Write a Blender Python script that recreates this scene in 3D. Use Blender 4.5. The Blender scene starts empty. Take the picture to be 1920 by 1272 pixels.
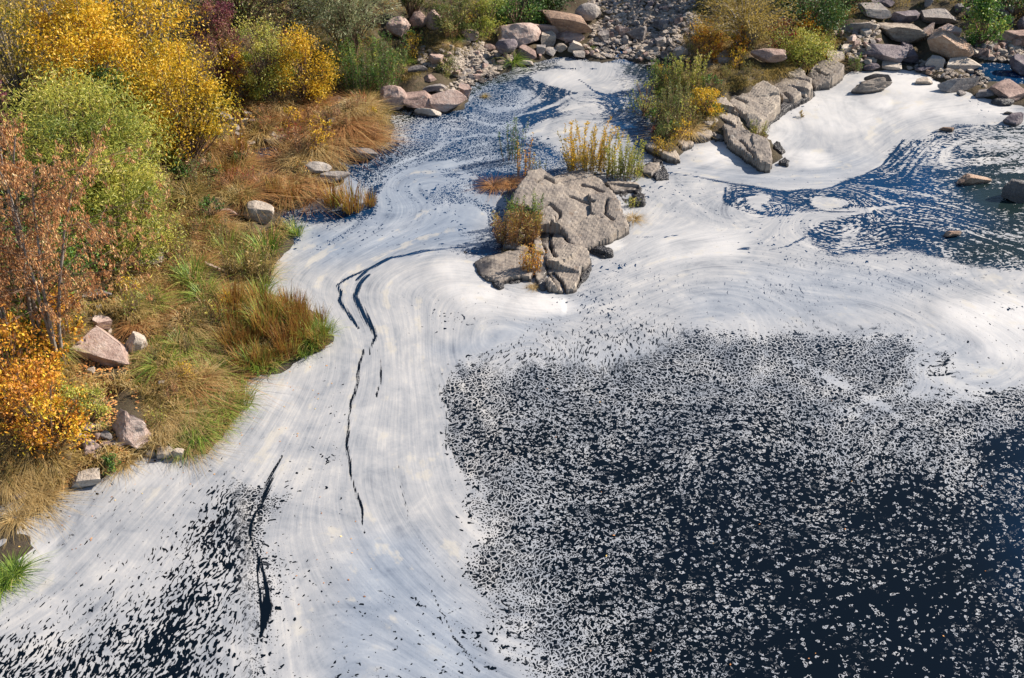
import bpy, math, random
import numpy as np
from math import radians, sin, cos, pi
rng = np.random.default_rng(7); random.seed(7)
S = bpy.context.scene; COL = S.collection

# ------------------------------------------------------------------ camera, sky, sun, exposure
CAM_H = 20.0; PITCH = radians(38.0); TAN = 0.4045            # camera height, angle below the horizon, tan(half hfov)
cd = bpy.data.cameras.new("camera"); cam = bpy.data.objects.new("camera", cd); COL.objects.link(cam)
cam.location = (0, 0, CAM_H); cam.rotation_euler = (radians(90) - PITCH, 0, 0)
cd.sensor_width = 36; cd.lens = 18 / TAN; cd.clip_end = 2000; cd.clip_start = 0.5
S.camera = cam
SUN_AZ = radians(18.0)      # from +X towards +Y (far side)
SUN_EL = radians(37.0)
w = bpy.data.worlds.new("World"); S.world = w; w.use_nodes = True
nt = w.node_tree; bg = nt.nodes["Background"]
sky = nt.nodes.new("ShaderNodeTexSky"); sky.sky_type = 'NISHITA'; sky.sun_disc = False
sky.sun_elevation = SUN_EL; sky.sun_rotation = radians(90) - SUN_AZ
sky.air_density = 1.0; sky.dust_density = 0.3; sky.ozone_density = 1.4
nt.links.new(sky.outputs[0], bg.inputs[0]); bg.inputs[1].default_value = 0.085
sd = bpy.data.lights.new("sun", 'SUN'); sun = bpy.data.objects.new("sun", sd); COL.objects.link(sun)
sd.energy = 5.0; sd.angle = radians(0.5); sd.color = (1.0, 0.90, 0.78)
sv = (cos(SUN_EL) * cos(SUN_AZ), cos(SUN_EL) * sin(SUN_AZ), sin(SUN_EL))
from mathutils import Vector
sun.rotation_euler = Vector(sv).to_track_quat('Z', 'Y').to_euler()
sun.location = (20, 20, 40)
S.view_settings.view_transform = 'Standard'; S.view_settings.look = 'None'
S.view_settings.exposure = 0.85; S.view_settings.gamma = 1.0; S.view_settings.use_curve_mapping = False
S.render.engine = 'CYCLES'; S.cycles.max_bounces = 6; S.cycles.transparent_max_bounces = 8
S.cycles.caustics_reflective = False; S.cycles.caustics_refractive = False

# ------------------------------------------------------------------ where a line of sight of the camera meets a level
CP, SP = cos(PITCH), sin(PITCH)
def ray(px, py):
    nx = (np.asarray(px, float) - 960) / 960 * TAN; ny = (636 - np.asarray(py, float)) / 960 * TAN
    return np.stack([nx, CP + ny * SP, -SP + ny * CP], -1)
def plane(px, py, z=0.0):
    d = ray(px, py); t = (z - CAM_H) / d[..., 2]
    return np.stack([d[..., 0] * t, d[..., 1] * t], -1)
def pw(pts, z=0.0):
    a = np.array(pts, float); return plane(a[:, 0], a[:, 1], z)
def mpp(x, y, z):      # metres per photo pixel there
    depth = y * CP + (CAM_H - z) * SP
    return depth * TAN / 960
def proj_y(x, y, z):
    depth = y * CP - (z - CAM_H) * SP; up = y * SP + (z - CAM_H) * CP
    return 636 - up / depth / TAN * 960

# ------------------------------------------------------------------ helpers
def link_mesh(name, V, F, mat=None, parent=None, smooth=True, attrs=None, loc=None):
    """V (n,3); F (m,3|4) array or list of arrays; attrs {name: (values per vertex)}"""
    me = bpy.data.meshes.new(name)
    Fs = F if isinstance(F, list) else [F]
    V = np.asarray(V, np.float32)
    me.vertices.add(len(V)); me.vertices.foreach_set("co", V.ravel())
    loops = np.concatenate([f.ravel() for f in Fs]).astype(np.int32)
    sizes = np.concatenate([np.full(len(f), f.shape[1]) for f in Fs]).astype(np.int32)
    me.loops.add(len(loops)); me.loops.foreach_set("vertex_index", loops)
    me.polygons.add(len(sizes)); st = np.concatenate([[0], np.cumsum(sizes)[:-1]]).astype(np.int32)
    me.polygons.foreach_set("loop_start", st)
    me.polygons.foreach_set("use_smooth", np.full(len(sizes), smooth, dtype=bool))
    for k, v in (attrs or {}).items():
        v = np.asarray(v, np.float32)
        if v.ndim == 1:
            a = me.attributes.new(k, 'FLOAT', 'POINT'); a.data.foreach_set("value", v)
        else:
            a = me.attributes.new(k, 'FLOAT_VECTOR', 'POINT'); a.data.foreach_set("vector", v.ravel())
    me.update(calc_edges=True); me.validate(verbose=False)
    if mat: me.materials.append(mat)
    o = bpy.data.objects.new(name, me); COL.objects.link(o)
    if parent: o.parent = parent
    if loc is not None: o.location = loc
    return o
def tag(o, label=None, cat=None, group=None, kind=None):
    if label: o["label"] = label
    if cat: o["category"] = cat
    if group: o["group"] = group
    if kind: o["kind"] = kind
    return o
def empty(name, loc):
    o = bpy.data.objects.new(name, None); o.empty_display_size = .2; COL.objects.link(o); o.location = loc; return o
def copy_tree(o):
    c = o.copy(); COL.objects.link(c)
    for ch in list(o.children):
        d = ch.copy(); COL.objects.link(d); d.parent = c
    return c
def sdf(poly, P):
    """signed distance, positive inside; poly (m,2) P (n,2)"""
    d2 = np.full(len(P), 1e18); ins = np.zeros(len(P), bool); m = len(poly)
    X, Y = P[:, 0], P[:, 1]
    for i in range(m):
        a = poly[i]; b = poly[(i + 1) % m]; e = b - a
        L = max((e * e).sum(), 1e-12)
        wx, wy = X - a[0], Y - a[1]
        t = np.clip((wx * e[0] + wy * e[1]) / L, 0, 1)
        dx = wx - t * e[0]; dy = wy - t * e[1]
        d2 = np.minimum(d2, dx * dx + dy * dy)
        c = (a[1] > Y) != (b[1] > Y)
        if c.any():
            ins ^= c & (X < (b[0] - a[0]) * (Y - a[1]) / (b[1] - a[1] + 1e-12) + a[0])
    return np.sqrt(d2) * np.where(ins, 1, -1)
def dist_line(pts, P, widths=None):
    """distance to an open polyline; returns (d, width at nearest)"""
    d2 = np.full(len(P), 1e18); W = np.zeros(len(P))
    for i in range(len(pts) - 1):
        a, b = pts[i], pts[i + 1]; e = b - a; L = max((e * e).sum(), 1e-12)
        wv = P - a; t = np.clip((wv @ e) / L, 0, 1)
        q = wv - t[:, None] * e; q2 = (q * q).sum(1); m = q2 < d2
        d2[m] = q2[m]
        if widths is not None: W[m] = (widths[i] + (widths[i + 1] - widths[i]) * t)[m]
    return np.sqrt(d2), W
def sines(P, freq, seed, n=14, ridge=False):
    """cheap smooth pseudo-noise in about [-1,1]"""
    r = np.random.default_rng(seed); D = P.shape[1]; out = np.zeros(len(P))
    for k in range(n):
        v = r.normal(size=D); v /= np.linalg.norm(v); f = freq * (0.5 + 1.3 * r.random())
        out += np.sin(P @ v * f + r.random() * 6.28)
    out /= math.sqrt(n / 2) * 1.6
    return out
def sstep(a, b, x):
    t = np.clip((x - a) / (b - a), 0, 1); return t * t * (3 - 2 * t)

class NT:
    """small node builder"""
    def __init__(s, name):
        s.m = bpy.data.materials.new(name); s.m.use_nodes = True; s.t = s.m.node_tree; s.t.nodes.clear()
    def n(s, typ, ins=None, **kw):
        nd = s.t.nodes.new(typ)
        for k, v in kw.items(): setattr(nd, k, v)
        for k, v in (ins or {}).items():
            if isinstance(v, bpy.types.NodeSocket): s.t.links.new(v, nd.inputs[k])
            else: nd.inputs[k].default_value = v
        return nd
    def math(s, op, a, b=0.0, c=0.0, clamp=False):
        nd = s.n("ShaderNodeMath", {0: a, 1: b, 2: c}, operation=op, use_clamp=clamp); return nd.outputs[0]
    def ramp(s, fac, stops, interp='LINEAR'):
        nd = s.n("ShaderNodeValToRGB", {0: fac}); cr = nd.color_ramp; cr.interpolation = interp
        while len(cr.elements) < len(stops): cr.elements.new(0.5)
        for e, (p, c) in zip(cr.elements, stops):
            e.position = p; e.color = (*c, 1) if len(c) == 3 else c
        return nd.outputs[0]
    def attr(s, name, out='Fac'): return s.n("ShaderNodeAttribute", attribute_name=name).outputs[out]
    def mapr(s, v, a, b, c=0.0, d=1.0, smooth=False):
        nd = s.n("ShaderNodeMapRange", {0: v, 1: a, 2: b, 3: c, 4: d}, interpolation_type='SMOOTHSTEP' if smooth else 'LINEAR'); return nd.outputs[0]
    def mix(s, f, a, b):
        nd = s.n("ShaderNodeMix", data_type='RGBA'); 
        for i, v in ((0, f), (6, a), (7, b)):
            if isinstance(v, bpy.types.NodeSocket): s.t.links.new(v, nd.inputs[i])
            else: nd.inputs[i].default_value = v if i == 0 else (*v, 1)
        return nd.outputs[2]
    def noise(s, vec, scale, detail=2.0, rough=.5, dist=0.0, dim='3D'):
        nd = s.n("ShaderNodeTexNoise", {'Vector': vec, 'Scale': scale, 'Detail': detail, 'Roughness': rough, 'Distortion': dist}, noise_dimensions=dim)
        return nd.outputs[0]
    def out(s, sh, disp=None):
        o = s.n("ShaderNodeOutputMaterial", {0: sh}); return s.m
# ------------------------------------------------------------------ shore, terrain
SHORE = [(-300,1650),(-120,1300),(-40,1150),(0,1098),(30,1060),(62,1035),(60,1000),(40,985),(60,975),(95,962),(92,933),(124,909),(149,916),(191,900),(226,880),(272,863),
 (300,863),(343,859),(389,848),(421,817),(453,767),(460,728),(466,710),(502,710),(535,700),(565,677),(605,657),(621,637),(598,594),(542,561),(499,558),
 (492,545),(506,528),(512,499),(535,472),(548,452),(540,428),(515,412),(525,396),(565,388),(600,372),(590,358),(610,352),(640,345),(650,322),(640,304),(690,282),
 (735,266),(742,240),(722,212),(760,207),(830,213),(870,206),(886,182),(875,166),(900,150),(930,140),(985,128),(1010,118),(1050,107),(1080,107),(1130,118),(1160,112),
 (1215,118),(1248,127),(1228,152),(1240,190),(1232,235),(1225,265),(1240,300),(1262,303),(1278,282),(1310,262),(1360,266),(1400,292),(1450,310),(1470,300),(1452,280),
 (1434,245),(1452,212),(1480,192),(1525,182),(1525,165),(1565,153),(1592,136),(1620,134),(1680,130),(1720,135),(1742,152),(1790,167),(1850,187),(1900,197),
 (1960,207),(2100,230),(2500,262)]
shore = pw(SHORE)
LAND = np.vstack([shore, [(220, 90), (220, 320), (-220, 320), (-220, -80), (-26, -80)]])
POOLS = [pw([(478,276),(520,268),(528,300),(512,337),(484,330)]), pw([(1795,124),(1860,117),(1990,130),(1990,160),(1900,156),(1830,150)]),
         pw([(1085,92),(1140,84),(1180,88),(1160,100),(1095,100)])]
def height_raw(P):
    d = sdf(LAND, P)
    d = d + sines(P, 3.5, 31) * .10 + sines(P, 10, 32) * .05
    for q in POOLS: d = np.minimum(d, -sdf(q, P))
    k = 0.17 + 0.10 * sstep(42, 60, P[:, 1])
    h = np.where(d > 0, 0.02 + 0.26 * (1 - np.exp(-np.maximum(d, 0) / 0.5)) + k * np.maximum(0, d - 0.6), d * 0.45 - 0.02)
    h = np.minimum(h, 9 + h * 0.1); h = np.maximum(h, -1.2)
    n = sines(P, 1.3, 3) * 0.20 + sines(P, 4.0, 4) * 0.14
    return h + n * np.clip((d + .1) * 1.2, 0, 1)
GX = np.linspace(-34, 34, 300); GY = np.linspace(4, 74, 300)
gx, gy = np.meshgrid(GX, GY); HG = height_raw(np.stack([gx.ravel(), gy.ravel()], 1)).reshape(gx.shape)
def hz(x, y):
    fx = np.clip((np.asarray(x, float) - GX[0]) / (GX[1] - GX[0]), 0, 298.999); fy = np.clip((np.asarray(y, float) - GY[0]) / (GY[1] - GY[0]), 0, 298.999)
    i = fx.astype(int); j = fy.astype(int); u = fx - i; v = fy - j
    return (HG[j, i] * (1 - u) * (1 - v) + HG[j, i + 1] * u * (1 - v) + HG[j + 1, i] * (1 - u) * v + HG[j + 1, i + 1] * u * v)
def ground(px, py):
    """point of the ground (or the water surface) seen at a photo pixel"""
    z = np.zeros(np.shape(px))
    for _ in range(14):
        p = plane(px, py, z); z = 0.5 * z + 0.5 * np.maximum(hz(p[..., 0], p[..., 1]), 0)
    p = plane(px, py, z); return np.concatenate([p, np.maximum(hz(p[..., 0], p[..., 1]), 0)[..., None]], -1)

def m_ground():
    t = NT("bank_soil"); co = t.n("ShaderNodeNewGeometry").outputs[0]
    a = t.noise(co, 1.1, 4, .6); b = t.noise(co, 9, 5, .7); c = t.noise(co, 60, 3, .6)
    base = t.ramp(t.math('ADD', t.math('MULTIPLY', a, .5), t.math('MULTIPLY', b, .5)),
        [(.32, (.025, .02, .012)), (.43, (.07, .045, .022)), (.5, (.06, .055, .02)), (.57, (.13, .085, .04)), (.68, (.15, .12, .08))])
    col = t.mix(t.mapr(c, .35, .7), base, (.07, .05, .03))
    z = t.n("ShaderNodeSeparateXYZ", {0: co}).outputs[2]
    col = t.mix(t.mapr(z, -.02, .10, 1, 0), col, (.03, .026, .02))
    bmp = t.n("ShaderNodeBump", {'Strength': .9, 'Distance': .06, 'Height': t.math('ADD', b, t.math('MULTIPLY', c, .5))})
    p = t.n("ShaderNodeBsdfPrincipled", {'Base Color': col, 'Roughness': .9, 'Normal': bmp.outputs[0]}); return t.out(p.outputs[0])
M_GROUND = m_ground()
def nonuni(a, b, n, far):
    c = np.linspace(a, b, n); e = np.geomspace(1, 1 + far, 10)[1:] - 1
    return np.concatenate([a - e[::-1], c, b + e])
tx = nonuni(-30, 30, 330, 260); ty = nonuni(10, 70, 330, 260)
X, Y = np.meshgrid(tx, ty); P = np.stack([X.ravel(), Y.ravel()], 1)
Z = height_raw(P)
def grid_faces(nx, ny):
    i = (np.arange(ny - 1)[:, None] * nx + np.arange(nx - 1)[None]).ravel()
    return np.stack([i, i + 1, i + nx + 1, i + nx], 1)
g = link_mesh("ground", np.column_stack([P, Z]), grid_faces(len(tx), len(ty)), M_GROUND)
tag(g, "grassy earth river bank and stony shore sloping down to the foamy water", kind="structure")

# ------------------------------------------------------------------ water with foam
FLOWS = [
 ([(1150,110),(1125,180),(1010,235),(900,275),(800,300),(750,330),(735,380),(715,430),(640,470),(560,500),(520,540),(560,590),(615,640),(635,690),(600,760),(560,850),(515,940),(485,1000),(500,1100),(480,1272),(470,1400)],1.0),
 ([(1400,470),(1300,480),(1150,520),(1050,570),(960,560),(870,500),(780,478),(690,512),(658,550),(690,620),(702,700),(668,780),(652,860),(680,960),(740,1080),(820,1200),(900,1300)],1.0),
 ([(900,560),(840,600),(790,680),(790,800),(810,950),(870,1080),(960,1200),(1040,1290)],1.0),
 ([(640,640),(600,700),(500,790),(420,850),(300,930),(200,1010),(100,1120),(0,1200),(-60,1260)],.8),
 ([(560,800),(500,870),(430,930),(380,1020),(320,1100),(220,1200),(150,1300)],.8),
 ([(2000,640),(1900,600),(1750,560),(1600,520),(1450,500),(1300,480)],.8),
 ([(2000,430),(1920,440),(1750,405),(1600,402),(1450,412),(1380,400)],.8),
 ([(2000,215),(1880,215),(1720,235),(1640,300),(1560,335),(1490,345),(1400,345),(1300,322),(1210,330),(1180,400),(1150,440)],.8),
 ([(830,680),(900,720),(1100,760),(1300,790),(1500,800),(1700,790),(1950,760)],.5),
 ([(930,960),(1100,1000),(1400,1020),(1700,1030),(1950,1000)],.3),
 ([(1000,1150),(1300,1160),(1700,1170)],.2)]
fx = np.linspace(-30, 30, 256); fy = np.linspace(8, 56, 256); FX, FY = np.meshgrid(fx, fy)
FP = np.stack([FX.ravel(), FY.ravel()], 1).astype(np.float32)
VX = np.zeros(len(FP)); VY = np.zeros(len(FP)); WS = np.zeros(len(FP))
for pts, wt in FLOWS:
    q = pw(pts); seg = []
    for i in range(len(q) - 1):
        L = np.linalg.norm(q[i + 1] - q[i]); n = max(2, int(L / 0.5)); t = (np.arange(n) + .5) / n
        tg = (q[i + 1] - q[i]) / L
        seg.append(np.column_stack([q[i] + t[:, None] * (q[i + 1] - q[i]), np.repeat(tg[None], n, 0)]))
    seg = np.vstack(seg).astype(np.float32)
    for k in range(0, len(seg), 8):
        s = seg[k:k + 8]; d2 = ((FP[:, None] - s[None, :, :2]) ** 2).sum(2); ww = np.exp(-d2 / (2 * .75 ** 2)) * wt
        VX += ww @ s[:, 2]; VY += ww @ s[:, 3]; WS += ww.sum(1)
VX /= (WS + 1.0); VY /= (WS + 1.0)
def vortex(px, py, r, st, asp=1.0):
    global VX, VY
    c = plane(px, py); dx = (FP[:, 0] - c[0]); dy = (FP[:, 1] - c[1])
    g_ = np.exp(-(dx * dx + dy * dy) / (2 * r * r)) * st / r
    VX = VX - dy * g_; VY = VY + dx * g_
for a in [(1425,382,.9,1.6),(1560,380,.8,1.6),(765,345,.7,.8),(1560,420,.8,-1.2),(1500,560,1.0,-.15),(1380,590,.8,.12),(1640,590,1.0,.15),(1770,690,.7,-.5),(880,560,1.0,.3),
          (1300,640,.9,.4),(1000,680,.8,-.8),(1450,250,1.6,.25),(1080,170,.6,1),(1130,210,.6,-1),(850,240,.8,.8),(1200,850,1,.6),(1400,900,1,-.6),(1600,860,1,.7)]: vortex(*a)
vx = VX.reshape(FX.shape); vy = VY.reshape(FX.shape)
hx = fx[1] - fx[0]; hy = fy[1] - fy[0]
om = np.gradient(vy, hx, axis=1) - np.gradient(vx, hy, axis=0)
kx = 2 * pi * np.fft.fftfreq(256, hx); ky = 2 * pi * np.fft.fftfreq(256, hy); K2 = kx[None] ** 2 + ky[:, None] ** 2; K2[0, 0] = 1
psi = np.real(np.fft.ifft2(np.fft.fft2(om) / K2))
def samp(G, p):
    a = np.clip((p[:, 0] - fx[0]) / hx, 0, 254.999); b = np.clip((p[:, 1] - fy[0]) / hy, 0, 254.999)
    i = a.astype(np.int32); j = b.astype(np.int32); u = a - i; v = b - j
    return G[j, i] * (1 - u) * (1 - v) + G[j, i + 1] * u * (1 - v) + G[j + 1, i] * (1 - u) * v + G[j + 1, i + 1] * u * v

ROWS, COLS = 520, 620
ty = 14.0 * (50.0 / 14.0) ** (np.linspace(0, 1, ROWS)); u = np.linspace(-1, 1, COLS)
ty = np.concatenate([[-120, -40, 0, 8, 12], ty, [54, 70, 120, 300]]); u = np.concatenate([[-9, -4, -2, -1.4], u, [1.4, 2, 4, 9]])
U, Y = np.meshgrid(u, ty); X = U * (6.0 + 0.44 * np.maximum(Y, 0)); WP = np.stack([X.ravel(), Y.ravel()], 1)
nW = len(WP)
cov = np.full(nW, 1.0); film = np.zeros(nW); lane = np.zeros(nW); blob = np.zeros(nW); thick = np.zeros(nW); clear = np.zeros(nW)
# scattered control values: px, py, cover
SC = [(300,940,.97),(250,1000,.93),(180,1060,.92),(100,1080,.97),(60,1150,.86),(20,1230,.60),(120,1240,.50),(220,1200,.52),(300,1150,.56),(330,1200,.38),(330,1250,.34),(350,1120,.42),(385,1060,.40),(410,1000,.42),(425,960,.50),(380,1180,.50),
 (350,1060,.72),(330,950,.90),(270,970,.84),(270,1070,.80),(400,1200,.60),(430,1100,.66),(250,1260,.46),(60,1268,.50),(440,1260,.74),(445,1180,.80),(240,1120,.76),(150,1150,.82),
 (480,860,.99),(520,760,1),(560,1000,1),(600,1150,.98),(580,1250,.97),(700,1000,1),(750,1150,.96),(700,1250,.90),(780,1250,.86),(850,1200,.93),(830,1000,.97),(850,930,.85),
 (900,1262,.84),(900,1180,.80),(960,1240,.72),(800,700,1),(700,620,1),(700,500,1),(780,420,.97),(850,520,1),(600,520,1),(1000,580,1),
 (1250,450,1),(1350,500,.99),(1200,560,.90),(1160,560,.72),(1060,600,.86),(1300,570,.92),(1450,530,.82),(1500,570,.74),(1400,590,.82),(1550,600,.86),(1600,520,.82),(1720,560,.80),(1640,580,.90),(1340,540,.90),(1800,600,.99),(1900,600,1),(1850,680,.97),
 (850,720,.62),(860,760,.56),(880,850,.55),(910,800,.52),(950,900,.52),(1000,1000,.44),(900,950,.62),(940,1060,.62),(985,1150,.66),(1030,1240,.66),(1080,1180,.46),(1100,1265,.56),(1100,1100,.36),(1200,1200,.36),(1200,1265,.38),
 (950,690,.74),(1000,650,.78),(1050,640,.72),(1120,590,.70),(1200,650,.72),(1000,720,.61),(1100,740,.55),(1200,720,.57),(1300,700,.62),(1320,640,.70),(1450,650,.60),(1560,650,.60),(1600,700,.58),(1700,650,.64),(1700,710,.60),
 (1150,800,.50),(1050,830,.48),(1250,800,.50),(1350,780,.52),(1500,780,.54),(1620,810,.56),(1750,800,.54),(1450,720,.62),
 (1300,850,.44),(1200,880,.40),(1450,860,.44),(1600,860,.52),(1750,850,.52),(1850,780,.56),(1900,760,.5),(1900,850,.30),(1400,850,.42),
 (1300,1000,.30),(1100,950,.38),(1500,950,.30),(1500,1050,.26),(1700,950,.24),(1850,1000,.28),(1500,1150,.25),(1700,1150,.19),(1850,1200,.27),(1250,1120,.32),(1380,1200,.34),(1600,1250,.24),(1400,1100,.32),(1650,1050,.22),
 (1700,1250,.20),(1900,1100,.26),
 (800,280,.60),(900,250,.62),(850,200,.64),(950,180,.64),(720,300,.60),(860,290,.58),(980,250,.62),(780,240,.62),(800,330,.96),(700,350,.84),(660,420,.85),(760,400,.97),(850,360,.60),(880,320,.62),(930,300,.58),(990,310,.48),(1000,290,.5),
 (950,340,.62),(930,380,.64),(1100,250,.95),(1040,260,.90),(1150,270,.84),(1000,150,.45),(930,160,.55),(1150,230,.62),(1190,250,.42),(1180,200,.40),(1200,160,.46),(1230,280,.90),(1250,150,.30),
 (1450,270,1),(1600,260,1),(1750,215,1),(1650,160,1),(1350,300,1),(1880,195,.94)]
SC = [(x, y, v - (.07 if (x > 830 and 590 < y < 900 and v < .85) else .05 if (x < 460 and y > 900 and v < .8) else 0)) for x, y, v in SC]
sc = np.array(SC); scp = plane(sc[:, 0], sc[:, 1])
num = np.zeros(nW); den = np.full(nW, 1e-9)
for (cx, cy), v in zip(scp, sc[:, 2]):
    ww = 1.0 / ((WP[:, 0] - cx) ** 2 + (WP[:, 1] - cy) ** 2 + 0.35) ** 2.2; num += ww * v; den += ww
cov = num / den
far = (np.abs(WP[:, 0]) > 60) | (WP[:, 1] < -10) | (WP[:, 1] > 60)
wob = np.stack([sines(WP, 3.2, 11) * .07 + sines(WP, 9, 12) * .025, sines(WP, 3.2, 13) * .07 + sines(WP, 9, 14) * .025], 1)
WQ = WP + wob
def paint(A, pts, val, feather=0.12, z=0):
    q = pw(pts); lo = q.min(0) - feather - .5; hi = q.max(0) + feather + .5
    m = np.where((WQ > lo).all(1) & (WQ < hi).all(1))[0]
    d = sdf(q, WQ[m]); a = sstep(-feather, feather, d); A[m] = A[m] * (1 - a) + val * a
def stroke(A, pts, val, feather=0.05, soft=False):
    """pts (px,py,width px)"""
    a_ = np.array(pts, float); q = plane(a_[:, 0], a_[:, 1]); wd = np.array([mpp(x, y, 0) for x, y in q]) * a_[:, 2] / 2 * (.8 if soft else 1)
    lo = q.min(0) - 1; hi = q.max(0) + 1; m = np.where((WP > lo).all(1) & (WP < hi).all(1))[0]
    pp = WP[m] + wob[m] * .35
    d, wv = dist_line(q, pp, wd)
    if soft: a = np.clip(1 - d / np.maximum(wv, .01) * .5, 0, 1)          # 1 on the axis, 0.5 at the edge, 0 twice out
    else: a = 1 - sstep(wv - feather, wv + feather, d)
    if soft: A[m] = np.maximum(A[m], a * val)
    else: A[m] = A[m] * (1 - a) + val * a
paint(cov, [(640,640),(1000,600),(960,640),(880,668),(832,688),(824,730),(834,800),(838,850),(850,900),(858,950),(862,1010),(870,1060),(880,1110),(640,1110)], .985, .16)
paint(cov, [(1290,560),(1300,612),(1500,618),(1700,612),(1738,650),(1728,700),(1715,735),(1760,748),(1850,728),(2000,705),(2000,560)], .93, .9); paint(cov, [(1745,655),(1790,668),(1785,700),(1740,712),(1765,690)], .62, .25)
# the open water at the top right
paint(cov, [(1363,345),(1432,353),(1498,356),(1541,354),(1581,342),(1630,325),(1663,309),(1680,279),(1700,263),(1729,259),(1762,243),(1789,233),(1861,233),(1940,236),(2300,300),(2300,520),(1940,507),(1878,509),(1828,504),(1762,487),
  (1713,474),(1690,467),(1647,477),(1564,480),(1531,464),(1505,441),(1548,412),(1511,405),(1449,405),(1399,395),(1359,382)], .36, .10)
paint(cov, [(1680,290),(1730,262),(1800,240),(1940,240),(1940,330),(1820,300),(1720,330)], .50, .5)
paint(cov, [(1820,250),(1940,240),(1940,290),(1850,280)], .60, .2)
paint(cov, [(1560,350),(1640,325),(1680,345),(1640,370),(1560,372)], .24, .2)
paint(cov, [(1760,350),(1940,330),(1940,420),(1780,430)], .22, .4)
paint(cov, [(1640,420),(1700,410),(1850,440),(1940,450),(1940,480),(1800,470),(1660,460)], .24, .3)
paint(cov, [(1480,398),(1560,398),(1640,388),(1700,383),(1640,394),(1600,404),(1545,412),(1490,408)], 1.0, .06)
paint(cov, [(1398,375),(1420,366),(1450,368),(1440,378),(1425,386),(1440,396),(1410,394)], .92, .06)
paint(cov, [(1524,376),(1545,369),(1575,371),(1600,380),(1585,392),(1545,395),(1528,388)], .97, .06)
paint(cov, [(1570,420),(1600,420),(1615,440),(1600,462),(1570,470),(1580,445)], .62, .1)
paint(blob, [(1363,345),(1581,342),(1700,255),(1861,228),(2300,228),(2300,520),(1878,512),(1690,470),(1564,484),(1505,445),(1359,390)], 1.0, .3)
paint(blob, [(960,120),(1260,120),(1240,300),(1000,215),(960,160)], .8, .3)
# the pool of open water between the bank and the island
paint(cov, [(980,215),(1040,190),(1065,200),(1040,222),(1000,236)], .10, .08)
paint(cov, [(1120,170),(1150,160),(1200,175),(1235,210),(1230,290),(1190,290),(1170,250),(1140,225)], .30, .25)
paint(cov, [(975,222),(990,204),(1055,176),(1075,172),(1052,196),(1000,215),(985,240)], .12, .08)
paint(cov, [(960,150),(990,140),(1010,152),(1070,172),(1052,186),(1020,186),(985,165)], .25, .12)
paint(cov, [(995,146),(1010,134),(1040,130),(1085,136),(1115,150),(1125,168),(1105,176),(1070,170),(1030,162)], 1.0, .07)
paint(cov, [(1040,118),(1060,106),(1100,116),(1160,120),(1172,128),(1165,142),(1195,145),(1200,162),(1165,170),(1140,178),(1110,160),(1080,146),(1085,136),(1060,128)], 1.0, .07)
paint(cov, [(975,258),(1010,230),(1055,214),(1090,212),(1130,225),(1175,255),(1180,285),(1130,285),(1060,262),(1010,255)], .97, .15)
paint(cov, [(1058,190),(1105,180),(1125,192),(1118,215),(1072,214),(1040,206)], .74, .12)
stroke(cov, [(965,218,5),(1010,208,7),(1045,195,10),(1062,182,9),(1085,178,12)], 1.0, .05)
paint(cov, [(1066,200),(1078,193),(1084,203),(1074,214)], 1.0, .05)
paint(cov, [(1105,290),(1130,282),(1190,285),(1230,298),(1222,312),(1170,306)], 1.0, .08)
paint(cov, [(880,338),(920,322),(990,322),(1060,318),(1030,332),(985,345),(960,372),(905,362)], .12, .12)
paint(cov, [(925,262),(960,250),(985,262),(1030,275),(1050,300),(1030,312),(960,300),(925,292)], .40, .2)
paint(cov, [(918,390),(945,395),(945,455),(940,472),(905,478),(875,472),(905,460),(925,430)], .44, .12)
paint(cov, [(865,474),(910,465),(945,468),(945,480),(885,482)], .15, .08)
paint(cov, [(842,388),(880,386),(908,398),(920,425),(915,448),(885,440),(860,410)], 1.0, .10)
paint(cov, [(872,362),(940,368),(945,385),(925,388)], .93, .08)
stroke(cov, [(740,420,14),(750,380,14),(752,350,14),(765,325,14),(800,308,14)], .99, .07); stroke(cov, [(770,420,6),(782,390,6),(780,350,6),(800,335,6)], .95, .06); stroke(cov, [(820,275,5),(850,262,6),(900,252,5),(940,255,4)], .93, .06); stroke(cov, [(760,330,12),(800,310,16),(840,306,18),(860,322,14),(890,335,10)], .99, .08)
# dark pool corners of the left bank
paint(cov, [(560,395),(640,395),(690,390),(700,345),(720,345),(700,400),(680,412),(600,418),(560,416)], .25, .12)
paint(cov, [(690,355),(715,335),(740,300),(720,280),(660,310),(650,330),(680,345)], .45, .2)
paint(cov, [(760,262),(735,270),(690,285),(650,310),(655,330),(690,300),(740,285)], .25, .15)
paint(cov, [(510,395),(560,385),(560,460),(520,465),(540,440)], .35, .12)
paint(cov, [(470,265),(535,262),(535,345),(470,340)], .10, .1)
paint(cov, [(1785,120),(1990,115),(1990,165),(1830,155)], .12, .1)
paint(cov, [(1070,80),(1190,80),(1185,104),(1075,104)], .25, .2)
paint(cov, [(735,205),(880,205),(890,180),(900,195),(880,216),(830,226),(745,222)], .45, .15)
paint(cov, [(870,140),(960,130),(1000,128),(1010,140),(960,150),(905,165),(880,178)], .42, .12)
paint(cov, [(1190,118),(1255,118),(1240,200),(1205,160),(1190,140)], .30, .12)
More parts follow.
